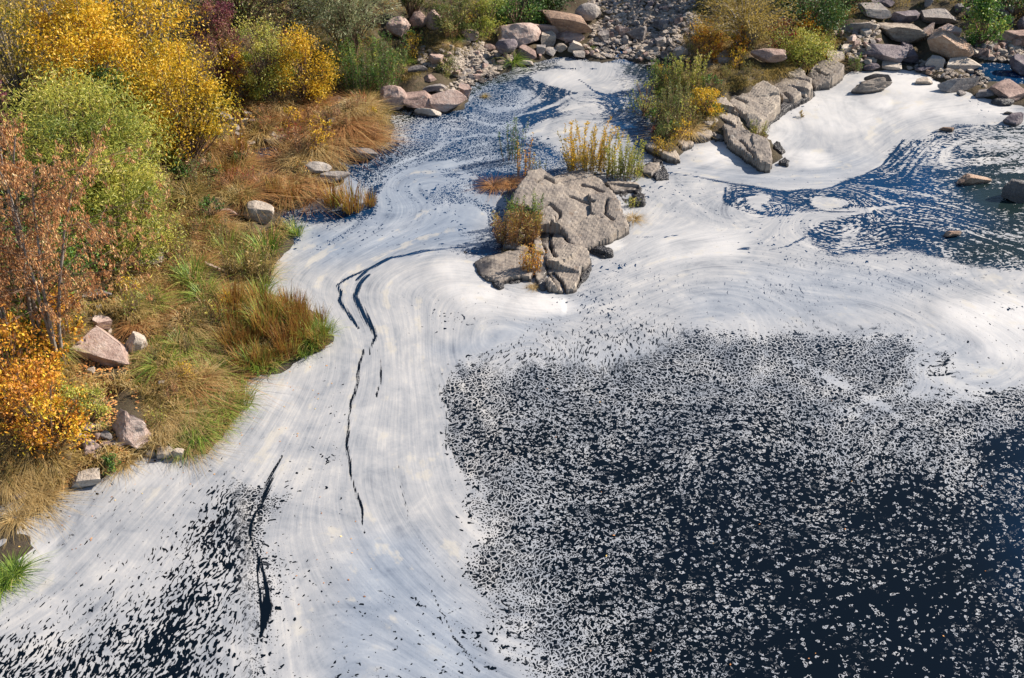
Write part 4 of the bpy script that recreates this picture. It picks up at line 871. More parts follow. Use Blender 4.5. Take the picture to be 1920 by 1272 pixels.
def leaf_cards(C, D, L, Wd, r, tint, fold=.25):
    """pointed leaves: base, two shoulders, tip; C centres, D directions (unit)"""
    n = len(C); L = np.broadcast_to(L, n)[:, None]; Wd = np.broadcast_to(Wd, n)[:, None]
    S_ = np.cross(D, r.normal(size=(n, 3))); S_ /= np.linalg.norm(S_, axis=1, keepdims=True) + 1e-9; N_ = np.cross(S_, D)
    b0 = C - D * L * .5; m = C + N_ * L * fold * .3; v = np.stack([b0, m - S_ * Wd * .5, C + D * L * .5, m + S_ * Wd * .5], 1).reshape(-1, 3)
    f = np.arange(n)[:, None] * 4 + np.array([[0, 1, 2, 3]]); return v, f, np.repeat(tint, 4)
def unit(v): return v / (np.linalg.norm(v, axis=-1, keepdims=True) + 1e-9)
def spread(n, r):
    v = unit(r.normal(size=(n, 3))); return v
def top_height(b, py):
    lo, hi = 0.05, 25.0
    for _ in range(40):
        m = (lo + hi) / 2
        if proj_y(b[0], b[1], b[2] + m) > py: lo = m
        else: hi = m
    return lo

def bush(label, cat, px, pyb, wpx, pyt, mat, seed, n=6000, leaf=(.09, .04), style='round', trunks=5, bark=None, group=None, name="bush", sparse=0.0, clumps=46, lean=(0, 0), wood=1.0, lib=None, base_py=None):
    """foot at (px,pyb), top seen at row pyt, crown wpx wide"""
    b = ground(px, pyb); H = top_height(b, pyt); R = wpx * mpp(b[0], b[1], b[2] + H * .6) / 2; r = np.random.default_rng(seed)
    root = empty(name, tuple(b)); tag(root, label, cat, group)
    branches = []; C = []; D = []; T = []
    if style == 'round':
        # clump centres fill an uneven dome; a limb runs to each
        cl = []
        while len(cl) < clumps:
            p = r.uniform([-1, -1, .08], [1, 1, 1]); q = np.linalg.norm([p[0], p[1], (p[2] - .42) * 1.55])
            if q < 1 and (q > .45 or r.random() < .4): cl.append(p)
        cl = np.array(cl); P = cl * [R * .92, R * .8, H * .95]
        P[:, 0] += lean[0] * cl[:, 2]; P[:, 1] += lean[1] * cl[:, 2]
        bases = r.normal(size=(trunks, 2)) * R * .10
        for p in P:
            s_ = np.append(bases[r.integers(trunks)], -.1); mid = s_ * .45 + p * .55 + np.array([0, 0, -.08 * H]) + r.normal(size=3) * R * .06
            t = np.linspace(0, 1, 7)[:, None]; path = (1 - t) ** 2 * s_ + 2 * t * (1 - t) * np.array([mid[0] * .6, mid[1] * .6, mid[2]]) + t ** 2 * p
            branches.append((path, np.linspace(.012 + .010 * H, .005, 7) * wood))
            for _ in range(3):
                e = p + unit(r.normal(size=3) + [0, 0, .4]) * R * r.uniform(.15, .32); branches.append((np.array([path[4], (p + path[4]) / 2 + r.normal(size=3) * .03, e]), np.array([.006, .005, .003]) * wood))
        per = np.maximum(1, (r.uniform(.25, 1.75, len(P)) * n / len(P)).astype(int)); sizes = R * r.uniform(.09, .26, len(P))
        ct = r.uniform(-.30, .28, len(P))
        for p, k, s_, c_ in zip(P, per, sizes, ct):
            o = r.normal(size=(k, 3)) * [s_, s_, s_ * .75]; C.append(p + o); D.append(unit(r.normal(size=(k, 3)) + [0, 0, -.2]))
            T.append(np.clip(.5 + c_ + r.normal(size=k) * .17, 0, 1))
    elif style == 'willow':
        # arching wands with long narrow leaves along them
        nw = clumps
        for i in range(nw):
            a = r.uniform(0, 6.28); rr = R * math.sqrt(r.random()); lift_ = H * r.uniform(.65, 1.0) * (1 - .35 * (rr / R) ** 2)
            s_ = np.array([cos(a) * R * .12, sin(a) * R * .12, -.05]); e = np.array([cos(a) * rr + lean[0], sin(a) * rr * .85 + lean[1], lift_])
            t = np.linspace(0, 1, 9)[:, None]; c_ = np.array([e[0] * .35, e[1] * .35, lift_ * .85]); path = (1 - t) ** 2 * s_ + 2 * t * (1 - t) * c_ + t ** 2 * e
            droop = unit(np.array([cos(a), sin(a) * .9, -.35 if rr > .5 * R else .3])) * H * .10; path = np.vstack([path, path[-1] + droop])
            branches.append((path, np.linspace(.010 + .004 * H, .003, 10) * wood))
            k = int(n / nw * r.uniform(.6, 1.4)); u_ = r.uniform(.30, 1, k) * 9; i0 = np.minimum(u_.astype(int), 8); fr = (u_ - i0)[:, None]
            pt = path[i0] * (1 - fr) + path[i0 + 1] * fr; tg = unit(path[i0 + 1] - path[i0])
            d = unit(tg * .8 + r.normal(size=(k, 3)) * .5 + [0, 0, -.1]); C.append(pt + d * leaf[0] * .5 + r.normal(size=(k, 3)) * R * .055); D.append(d)
            T.append(np.clip(.5 + r.uniform(-.2, .2) + r.normal(size=k) * .16 - .18 * (1 - u_ / 9), 0, 1))
    elif style == 'stems':
        # upright wands rising from the ground, leafy to the tip
        for i in range(clumps):
            a = r.uniform(0, 6.28); rr = math.sqrt(r.random()); s_ = np.array([cos(a) * rr * R * .75, sin(a) * rr * R * .5, -.03]); h = H * r.uniform(.45, 1.0)
            e = s_ + np.array([r.normal() * R * .16 + cos(a) * R * .16, r.normal() * R * .12, h]); bend = r.normal(size=3) * .05 * h
            t = np.linspace(0, 1, 8)[:, None]; path = s_ + (e - s_) * t + bend * (t * (1 - t) * 2); branches.append((path, np.linspace(.009, .003, 8) * wood))
            k = int(n / clumps * r.uniform(.5, 1.5) * h / H); u_ = r.uniform(.10, 1, k) * 7; i0 = np.minimum(u_.astype(int), 6); fr = (u_ - i0)[:, None]
            pt = path[i0] * (1 - fr) + path[i0 + 1] * fr; d = unit(r.normal(size=(k, 3)) * [1, 1, .5] + [0, 0, .75]); C.append(pt + d * leaf[0] * .5); D.append(d)
            T.append(np.clip(.45 + r.uniform(-.3, .3) + .25 * (u_ / 7 - .5) + r.normal(size=k) * .15, 0, 1))
    C = np.vstack(C); D = np.vstack(D); T = np.concatenate(T)
    if sparse: kp = r.random(len(C)) > sparse; C, D, T = C[kp], D[kp], T[kp]
    C[:, 2] = np.maximum(C[:, 2], .02)
    v, f, tt = leaf_cards(C, D, leaf[0] * r.uniform(.6, 1.3, len(C)), leaf[1] * r.uniform(.7, 1.3, len(C)), r, T)
    link_mesh("foliage", v, f, mat, root, smooth=False, attrs={"tint": tt})
    bv, bf = tubes(branches, 4); link_mesh("branches", bv, bf, bark or M_TWIG, root)["kind"] = "stuff"
    return root

A_ = 'round'; W_ = 'willow'; ST = 'stems'
BUSHES = [  # label, category, px, foot row, width, top row, material, n, leaf, style, options
 ("pale yellow thin leaved tree at the upper left corner", "tree", 40, 190, 150, -80, L_GOLD, 5000, (.085, .04), A_, dict(bark=M_BARK)),
 ("tall golden yellow bush filling the upper left", "bush", 170, 235, 250, -60, L_YEL, 15000, (.105, .055), A_, dict(bark=M_BARK, clumps=70)),
 ("golden bush with grey stems right of the tallest yellow one", "bush", 300, 200, 210, -70, L_YEL, 11000, (.105, .052), A_, dict(bark=M_BARK, clumps=60)),
 ("round bright yellow bush leaning over the rust coloured grass", "bush", 355, 300, 190, 75, L_YEL, 13000, (.09, .05), A_, dict(clumps=60)),
 ("dark green leafed shrub between the yellow bushes", "bush", 215, 270, 110, 110, L_GRN, 3000, (.10, .06), A_, {}),
 ("purple red shrub between two yellow bushes at the top", "bush", 425, 165, 95, -10, L_PURP, 5200, (.075, .03), A_, dict(clumps=34)),
 ("slender yellow bush beside the purple shrub", "bush", 450, 185, 60, 70, L_YEL, 1700, (.08, .04), A_, {}),
 ("yellow green bush with a reddish top above the rust grass", "bush", 505, 185, 110, 10, L_YGR, 6500, (.075, .035), A_, dict(clumps=40)),
 ("bright yellow bush left of the green willow", "bush", 575, 185, 110, 45, L_YEL, 6500, (.08, .035), A_, dict(clumps=40)),
 ("small pinkish red spray on top of the yellow green bush", "bush", 535, 140, 30, 40, L_RED, 500, (.07, .03), A_, dict(clumps=12)),
 ("low dense green willow at the water's edge", "bush", 690, 172, 150, 62, L_GRN, 9500, (.13, .018), ST, dict(clumps=120)),
 ("silvery green willow with long drooping leaves at the top", "bush", 655, 110, 190, -60, L_SILV, 7500, (.15, .026), W_, dict(clumps=90)),
 ("big yellow green willow on the left bank", "bush", 170, 400, 320, 150, L_YGR, 24000, (.14, .032), A_, dict(clumps=90)),
 ("smaller yellow green willow in front of the big one", "bush", 235, 480, 220, 280, L_YGR, 15000, (.13, .030), A_, dict(clumps=60)),
 ("purple leaved shrub at the left edge", "bush", 12, 330, 90, 90, L_PURP, 4200, (.08, .035), A_, dict(clumps=30)),
 ("green leafy undergrowth behind the bare tree", "bush", 60, 560, 260, 400, L_GRN, 7000, (.10, .04), A_, dict(clumps=50)),
 ("orange leaved shrub at the left edge", "bush", 30, 760, 190, 600, L_ORG, 5200, (.10, .055), A_, dict(clumps=46, sparse=.3)),
 ("yellow and orange shrub below the bare tree", "bush", 95, 830, 170, 690, L_ORG, 4200, (.095, .05), A_, dict(clumps=40, sparse=.3)),
 ("small yellow green shrub left of the pyramid boulder", "bush", 165, 800, 90, 710, L_YGR, 1900, (.07, .035), A_, dict(clumps=24)),
 ("yellow leaved sprig on the trunk of the bare tree", "sapling", 128, 650, 80, 540, L_ORG, 800, (.10, .05), A_, dict(clumps=16)),
 ("low green plant at the foam's edge below the pyramid boulder", "plant", 208, 882, 46, 858, L_GRN, 420, (.06, .04), A_, dict(clumps=12)),
 ("orange brown bush at the top left of the stony shore", "bush", 848, 62, 80, -15, L_OLIVE, 3200, (.09, .03), A_, dict(clumps=26)),
 ("olive and yellow bush behind the pink boulders", "bush", 905, 60, 90, -25, L_YGR, 3600, (.09, .035), A_, dict(clumps=28)),
 ("dark green bush left of the huge brown boulder", "bush", 970, 50, 110, -25, L_GRN, 4400, (.09, .045), A_, dict(clumps=32)),
 ("dark green shrub partly hiding the blue grey boulder", "bush", 1035, 12, 90, -50, L_DARK, 2800, (.09, .045), A_, dict(clumps=26)),
 ("olive bush at the top above the pointed boulder", "bush", 775, 35, 110, -60, L_OLIVE, 3600, (.10, .03), W_, dict(clumps=50)),
 ("golden willow spreading its bare wands at the top of the spit", "bush", 1395, 88, 200, -25, L_GOLD, 5600, (.13, .022), W_, dict(clumps=110, bark=M_BARK)),
 ("dark green bush in shade right of the golden willow", "bush", 1515, 55, 150, -55, L_DARK, 6500, (.09, .05), A_, dict(clumps=40)),
 ("dark bush above the shaded slabs at the top right", "bush", 1590, 15, 130, -80, L_DARK, 4200, (.09, .05), A_, dict(clumps=32)),
 ("light green bush with round leaves hanging over the boulders", "bush", 1838, 88, 95, -30, L_GRN, 4200, (.085, .06), A_, dict(clumps=34)),
 ("tall grey green tree on the slope above the golden bushes", "tree", 235, 60, 260, -230, L_GOLD, 6000, (.10, .05), A_, dict(bark=M_BARK)),
 ("shady olive bush behind the purple shrub at the top edge", "bush", 450, 40, 200, -130, L_OLIVE, 5000, (.10, .05), A_, {}),
 ("dark olive bush behind the silvery willow at the top edge", "bush", 590, 30, 180, -110, L_OLIVE, 4500, (.10, .045), A_, {}),
 ("tall dark tree at the top edge casting shade on the rubble", "tree", 1395, -30, 200, -210, L_DARK, 6500, (.14, .08), A_, dict(bark=M_BARK, wood=1.6)),
 ("tall dark tree above the flat topped boulder at the top edge", "tree", 1760, -170, 330, -480, L_DARK, 8000, (.16, .09), A_, dict(bark=M_BARK, wood=1.6)),
 ("tall dark tree beyond the upper right corner", "tree", 2080, -150, 380, -480, L_DARK, 8500, (.16, .09), A_, dict(bark=M_BARK, wood=1.6)),
 ("dark bush in the upper right corner", "bush", 1905, 30, 110, -70, L_DARK, 3600, (.09, .05), A_, dict(clumps=28)),
 ("yellow and red flowering shrub on the spit", "bush", 1330, 92, 70, 40, L_ORG, 1500, (.07, .035), A_, dict(clumps=20)),
 ("green and yellow shrub with red twigs behind the rounded boulder", "bush", 1500, 108, 110, 45, L_YGR, 3600, (.075, .035), A_, dict(clumps=34)),
 ("red leaved low shrub behind the rounded boulder", "bush", 1465, 85, 70, 45, L_RED, 900, (.065, .03), A_, dict(clumps=20)),
 ("yellow green shrub right of the rounded boulder", "bush", 1535, 115, 60, 60, L_YGR, 2000, (.07, .03), ST, dict(clumps=40)),
 ("tall yellow green wands on the left side of the spit", "bush", 1290, 170, 90, 95, L_YGR, 2600, (.08, .026), ST, dict(clumps=55)),
 ("dark green wands in the dark water by the spit", "bush", 1245, 165, 70, 105, L_GRN, 1900, (.08, .024), ST, dict(clumps=45)),
 ("yellow orange shrub in the middle of the spit", "bush", 1325, 215, 60, 160, L_YEL, 1500, (.07, .035), A_, dict(clumps=22)),
 ("loose yellow green shrub growing in water beside the spit", "bush", 1210, 215, 70, 145, L_YGR, 1100, (.07, .028), A_, dict(clumps=24, sparse=.2)),
 ("olive wands above the straw tussock of the spit", "bush", 1262, 225, 80, 150, L_OLIVE, 2300, (.08, .026), ST, dict(clumps=45)),
 ("small dark green bush on the low part of the spit", "bush", 1250, 262, 50, 215, L_OLIVE, 1100, (.06, .025), A_, dict(clumps=20)),
 ("orange and yellow plant on the dark slabs at the spit's tip", "plant", 1242, 290, 50, 252, L_YEL, 800, (.08, .02), ST, dict(clumps=40)),
 ("red leaved plant in the water at the spit's tip", "plant", 1222, 262, 26, 238, L_RED, 160, (.05, .02), A_, dict(clumps=8)),
 ("thin light green plant on the slanting slab of the spit", "plant", 1422, 255, 42, 225, L_YGR, 420, (.09, .018), ST, dict(clumps=34)),
 ("green weed at the foam's edge below the pale sloping stone", "plant", 1605, 133, 34, 100, L_GRN, 620, (.06, .025), ST, dict(clumps=20)),
 ("faint dry sprig standing in the white foam near the ledge", "plant", 1503, 220, 18, 206, L_GOLD, 60, (.05, .02), A_, dict(clumps=6)),
 ("tall yellow leaved willow wands behind the island", "bush", 1104, 325, 125, 226, L_YEL, 4600, (.085, .028), ST, dict(clumps=60)),
 ("shorter yellow green willow wands right of the tall ones", "bush", 1168, 332, 90, 258, L_YGR, 3200, (.08, .028), ST, dict(clumps=50)),
 ("thin green wands rising from the water left of the island's top", "bush", 960, 300, 60, 212, L_GRN, 850, (.08, .022), ST, dict(clumps=16)),
 ("yellow stemmed wands in the water above the island", "bush", 985, 330, 44, 250, L_ORG, 520, (.075, .022), ST, dict(clumps=12)),
 ("thin pale wand with few leaves beside the yellow stemmed ones", "plant", 1010, 330, 36, 290, L_YGR, 180, (.07, .02), ST, dict(clumps=8)),
 ("green willow shoots growing from the island's left side", "bush", 985, 425, 80, 360, L_GRN, 2400, (.085, .025), ST, dict(clumps=60)),
 ("rust and green tuft of shoots on the island's left edge", "bush", 972, 455, 110, 392, G_REED, 4600, (.11, .018), ST, dict(clumps=120)),
 ("orange dry plant in the crack of the island", "plant", 995, 515, 46, 455, L_ORG, 1100, (.08, .022), ST, dict(clumps=46)),
 ("light green plant on the island's right shoulder", "plant", 1185, 388, 30, 366, L_YGR, 260, (.07, .02), ST, dict(clumps=14)),
 ("green shrub on the slope right of the silvery willow", "bush", 770, 78, 60, 55, L_GRN, 900, (.07, .035), A_, dict(clumps=18)),
 ("low olive shrub with yellow leaves above the rubble heap", "bush", 838, 140, 50, 112, L_OLIVE, 900, (.06, .03), A_, dict(clumps=18)),
 ("reddish dry weed below the yellow bush", "plant", 440, 300, 60, 262, L_DRY, 600, (.06, .02), ST, dict(clumps=30)),
 ("leafy green shoots on the left bank above the reed bed", "bush", 465, 530, 110, 455, G_OLIVE, 3200, (.12, .022), ST, dict(clumps=80)),
 ("green shrub at the right foot of the big willow", "bush", 335, 330, 60, 290, L_GRN, 700, (.07, .05), A_, dict(clumps=16)),
]
for i, (lab, cat, px, pb, wd, pt, mt, n, lf, stl, opt) in enumerate(BUSHES):
    bush(lab, cat, px, pb, wd, pt, mt, 2000 + i, n=n, leaf=lf, style=stl, name={"tree": "small_tree", "bush": "bush", "plant": "wild_plant", "sapling": "sapling"}[cat], **opt)

# ------------------------------------------------------------------ the bare tree with hanging bunches of dry seeds
def bare_tree(label, px, pyb, pyt, wpx, seed, stems, bunches, lean=0.0, nb=26):
    r = np.random.default_rng(seed); b = ground(px, pyb); H = top_height(b, pyt); R = wpx * mpp(b[0], b[1], b[2] + H * .6) / 2
    root = empty("bare_tree", tuple(b)); tag(root, label, "tree"); tr = []; br = []; tips = []
    for s in range(stems):
        a = r.uniform(0, 6.28); e = np.array([lean * R + r.normal() * R * .3, r.normal() * R * .2, H * r.uniform(.75, 1.0)])
        t = np.linspace(0, 1, 12)[:, None]; wig = np.cumsum(r.normal(size=(12, 3)) * [.035, .035, 0], 0) * H * .16
        path = np.array([cos(a) * .08, sin(a) * .08, -.1]) * (1 - t) + e * [1, 1, 0] * t ** 1.6 + e * [0, 0, 1] * t + wig * t; rad = np.linspace(.05, .012, 12) * H / 5
        tr.append((path, rad))
        for k in range(nb):
            u_ = r.uniform(.22, 1.0); i0 = min(int(u_ * 11), 10); p = path[i0] + (path[i0 + 1] - path[i0]) * (u_ * 11 - i0)
            a = r.uniform(0, 6.28); L = R * r.uniform(.35, 1.0) * (1.15 - .5 * u_); d = unit(np.array([cos(a) * 1.1, sin(a) * .8, r.uniform(.15, .8)]))
            t2 = np.linspace(0, 1, 6)[:, None]; bp = p + d * L * t2 + np.array([0, 0, .12 * L]) * (t2 * (1 - t2)) * 2 + np.cumsum(r.normal(size=(6, 3)) * .03, 0) * L * t2
            br.append((bp, np.linspace(.013, .005, 6)))
            for q in range(5):
                i1 = r.integers(1, 5); d2 = unit(d + r.normal(size=3) * .6); L2 = L * r.uniform(.2, .45); e2 = bp[i1] + d2 * L2 + np.array([0, 0, -.04])
                br.append((np.array([bp[i1], (bp[i1] + e2) / 2 + r.normal(size=3) * .02, e2]), np.array([.006, .005, .003]))); tips += [e2, (bp[i1] + e2) / 2]
            tips += [bp[-1], bp[-2]]
    tips = np.array(tips); tips = tips[r.choice(len(tips), min(bunches, len(tips)), replace=False)]
    C = []; D = []; T = []
    for p in tips:
        k = r.integers(9, 20); h = r.uniform(.08, .26); C.append(p + np.column_stack([r.normal(size=k) * .035, r.normal(size=k) * .035, -r.random(k) * h])); D.append(unit(np.column_stack([r.normal(size=(k, 2)) * .3, -np.ones(k)])))
        T.append(np.clip(.5 + r.uniform(-.25, .25) + r.normal(size=k) * .18, 0, 1))
    v, f, tt = leaf_cards(np.vstack(C), np.vstack(D), .085, .032, r, np.concatenate(T)); link_mesh("seed_bunches", v, f, L_DRY, root, smooth=False, attrs={"tint": tt})
    bv, bf = tubes(tr, 7); link_mesh("trunk", bv, bf, M_BARK, root); bv, bf = tubes(br, 4); link_mesh("branches", bv, bf, M_TWIG, root)
bare_tree("bare tree with bunches of dry brown seeds on the left bank", 118, 690, 292, 520, 71, 3, 850, .32, 26)
bare_tree("thin bare tree with brown seed bunches at the left edge", 20, 640, 330, 360, 72, 2, 480, -.2, 18)
bare_tree("slight bare sapling with few seed bunches before the yellow green willow", 75, 640, 250, 300, 73, 2, 330, .2, 16)

BAREA = np.array([(b[0], b[1], max(b[2], 12), max(b[3], 10)) for b in BOULDERS if b[6] is not None], float)
def free(q):
    dx = (q[0] - BAREA[:, 0]) / (BAREA[:, 2] * .62); dy = (q[1] - BAREA[:, 1] - BAREA[:, 3] * .35) / (BAREA[:, 3] * 1.0 + 4); return (dx * dx + dy * dy).min() > 1
def free_all(q):
    dx = (q[:, None, 0] - BAREA[None, :, 0]) / (BAREA[None, :, 2] * .55); dy = (q[:, None, 1] - BAREA[None, :, 1]) / (BAREA[None, :, 3] * .7); return ((dx * dx + dy * dy).min(1) > 1)
# ------------------------------------------------------------------ undergrowth: a dozen kinds of low plants, copied over the bank
LIB = {}
def low_plant(kind, px, py, wpx, label, group):
    p = ground(px, py)
    if kind not in LIB:
        mt, n, lf, stl, cl, hgt = dict(red=(L_RED, 260, (.07, .028), ST, 22, 48), rusty=(L_DRY, 420, (.09, .022), ST, 34, 55), leafy=(L_GRN, 300, (.09, .055), A_, 14, 40), yellow=(L_YEL, 320, (.075, .04), A_, 16, 50),
            orange=(L_ORG, 420, (.09, .05), A_, 18, 60), olive=(L_OLIVE, 380, (.07, .03), ST, 26, 55), lime=(L_YGR, 380, (.08, .03), ST, 26, 60), purple=(L_PURP, 300, (.07, .03), A_, 14, 45))[kind]
        o = bush(label, "plant", px, py, 60, py - hgt, mt, 9000 + len(LIB) * 13, n=n, leaf=lf, style=stl, clumps=cl, name="wild_plant", group=group); LIB[kind] = (o, mpp(*p)); return
    src, m0 = LIB[kind]; o = copy_tree(src); o.location = tuple(p); s_ = wpx / 60 * mpp(*p) / m0; o.scale = (s_, s_, s_ * random.uniform(.8, 1.25)); o.rotation_euler = (0, 0, random.uniform(0, 6.28)); tag(o, label, "plant", group)
def herb(kind, q, w_, poly, lab, grp):
    word = dict(red="red weed", rusty="rusty weed", leafy="leafy green plant", yellow="yellow shrublet", orange="orange leaved plant", olive="olive weed", lime="lime green plant", purple="purple shrublet")[kind]
    low_plant(kind, q[0], q[1], w_ * (1 if q[1] > 240 else .75), where(q, poly, word, lab, "big" if w_ > 46 else "small"), grp)
HERBS = [
 ([(430,190),(620,180),(730,210),(700,270),(600,310),(470,270)], ('rusty','red','yellow','rusty'), 22, 24, "rusty weed in the cove under the yellow bushes", "weeds in the cove"),
 ([(330,250),(440,250),(470,340),(400,420),(340,430)], ('rusty','red','leafy','olive'), 20, 20, "reddish brown weed at the right foot of the big willow", "weeds at the foot of the big willow"),
 ([(330,430),(520,400),(500,520),(380,560),(300,520)], ('olive','rusty','lime'), 18, 24, "olive weed among the grass at the bend of the bank", "weeds at the bend of the bank"),
 ([(0,560),(180,560),(240,620),(210,740),(170,830),(0,830)], ('orange','orange','yellow','leafy','orange'), 38, 22, "orange leaved seedling under the bare trees", "orange seedlings under the bare trees"),
 ([(240,560),(430,570),(420,760),(300,840),(200,860),(230,700)], ('olive','lime','rusty','yellow'), 22, 30, "low weed in the meadow of the left bank", "weeds in the meadow"),
 ([(0,300),(60,300),(80,560),(0,600)], ('purple','leafy','rusty'), 10, 28, "dark weed at the left edge beside the bare trees", "dark weeds at the left edge"),
 ([(1270,70),(1560,60),(1590,110),(1500,130),(1300,160)], ('yellow','red','lime','orange','olive'), 34, 17, "small colourful shrub on the top of the spit", "small shrubs on the spit"),
 ([(1235,130),(1340,150),(1330,240),(1240,280),(1215,200)], ('lime','olive','yellow','leafy'), 24, 15, "small green and yellow shrub on the water side of the spit", "small shrubs on the water side of the spit"),
 ([(700,40),(880,30),(900,80),(780,150),(720,150)], ('leafy','olive','yellow','rusty'), 18, 18, "small herb on the slope above the channel", "herbs on the slope"),
 ([(1560,40),(1640,90),(1600,125),(1560,120)], ('lime','leafy','yellow'), 6, 15, "small plant among the stones left of the tan boulder", "plants among the stones"),
]
for zi, (poly, kinds, n, mind, lab, grp) in enumerate(HERBS):
    r = np.random.default_rng(7000 + zi)
    for i, q in enumerate(poly_pick(poly, n, r, mind)): (free(q) or None) and herb(kinds[i % len(kinds)], q, r.uniform(30, 62), poly, lab, grp)

# ------------------------------------------------------------------ grass tussocks and reeds
def blades(n, r, R, L, lean, width, droop, upright=0.0, comb=(0, 0)):
    a = r.uniform(0, 6.28, n); rr = np.sqrt(r.random(n)) * R; base = np.column_stack([np.cos(a) * rr, np.sin(a) * rr, np.full(n, -.03)])
    ao = a + r.normal(size=n) * .5; out = np.column_stack([np.cos(ao) + comb[0], np.sin(ao) + comb[1]]); ll = L * r.uniform(.55, 1.15, n); ln = lean * r.uniform(.3, 1.3, n) * (1 - upright)
    k = 5; t = np.linspace(0, 1, k); side = np.column_stack([-np.sin(ao), np.cos(ao)]) ; V = np.zeros((n, k, 2, 3))
    for i, ti in enumerate(t):
        hor = ll * (ln * ti + droop * ln * ti ** 2.2); ver = ll * (ti * np.cos(ln * .7) - droop * .62 * ti ** 2.4 * np.minimum(ln * 1.6, 1))
        c = base + np.column_stack([out * hor[:, None], ver]); c[:, 2] = np.maximum(c[:, 2], .015 + .03 * r.random(n)); wd = width * (1 - ti * .9) * r.uniform(.8, 1.2, n)
        V[:, i, 0] = c; V[:, i, 1] = c; V[:, i, 0, :2] -= side * wd[:, None] / 2; V[:, i, 1, :2] += side * wd[:, None] / 2
    f0 = np.arange(n)[:, None, None] * (k * 2) + (np.arange(k - 1) * 2)[None, :, None] + np.array([0, 1, 3, 2])[None, None]
    return V.reshape(-1, 3), f0.reshape(-1, 4), np.repeat(np.clip(.5 + r.normal(size=n) * .22, 0, 1), k * 2)
TUFT = {}
def tuft_mesh(kind, v):
    if (kind, v) in TUFT: return TUFT[(kind, v)]
    r = np.random.default_rng(hash((len(kind), v, ord(kind[0]))) % 10000)
    S_ = dict(green=(190, .16, .62, .75, .028, 1.0, 0, G_GRN), straw=(240, .18, .50, .95, .017, 1.25, 0, G_STRAW), rust=(250, .18, .50, 1.0, .017, 1.3, 0, G_RUST), olive=(240, .18, .50, .85, .015, 1.1, 0, G_OLIVE),
              reed=(160, .30, .85, .35, .028, .5, .2, G_REED), sedge=(140, .30, .75, .55, .030, .8, .1, G_GRN))[kind]
    cb = [(0, 0), (.35, -.3), (-.3, .2)][v % 3] if kind in ('straw', 'rust') else (0, 0)
    V, F, T = blades(S_[0], r, *S_[1:7], comb=cb); o = link_mesh("grass_tussock", V, F, S_[7], smooth=False, attrs={"tint": T}); TUFT[(kind, v)] = o
    o["used"] = 0; return o
used_tuft = set()
def tuft(kind, px, py, wpx, label, group=None, v=0, z=1.0, name=None):
    p = ground(px, py); s_ = min(wpx, 98) * mpp(*p) * .72; z *= 1.2; o = tuft_mesh(kind, v)
    if (kind, v) in used_tuft: o = o.copy(); COL.objects.link(o)
    else: used_tuft.add((kind, v)); del o["used"]
    for k_ in ("used", "label", "group", "category"):
        if k_ in o: del o[k_]
    o.name = name or ("reed_clump" if kind in ('reed', 'sedge') else "grass_tussock")
    o.location = tuple(p); o.scale = (s_, s_, s_ * z); o.rotation_euler = (0, 0, random.uniform(0, 6.28) if kind not in ('straw', 'rust') else random.uniform(-.7, .7))
    return tag(o, label, "reeds" if kind in ('reed', 'sedge') else "grass", group)
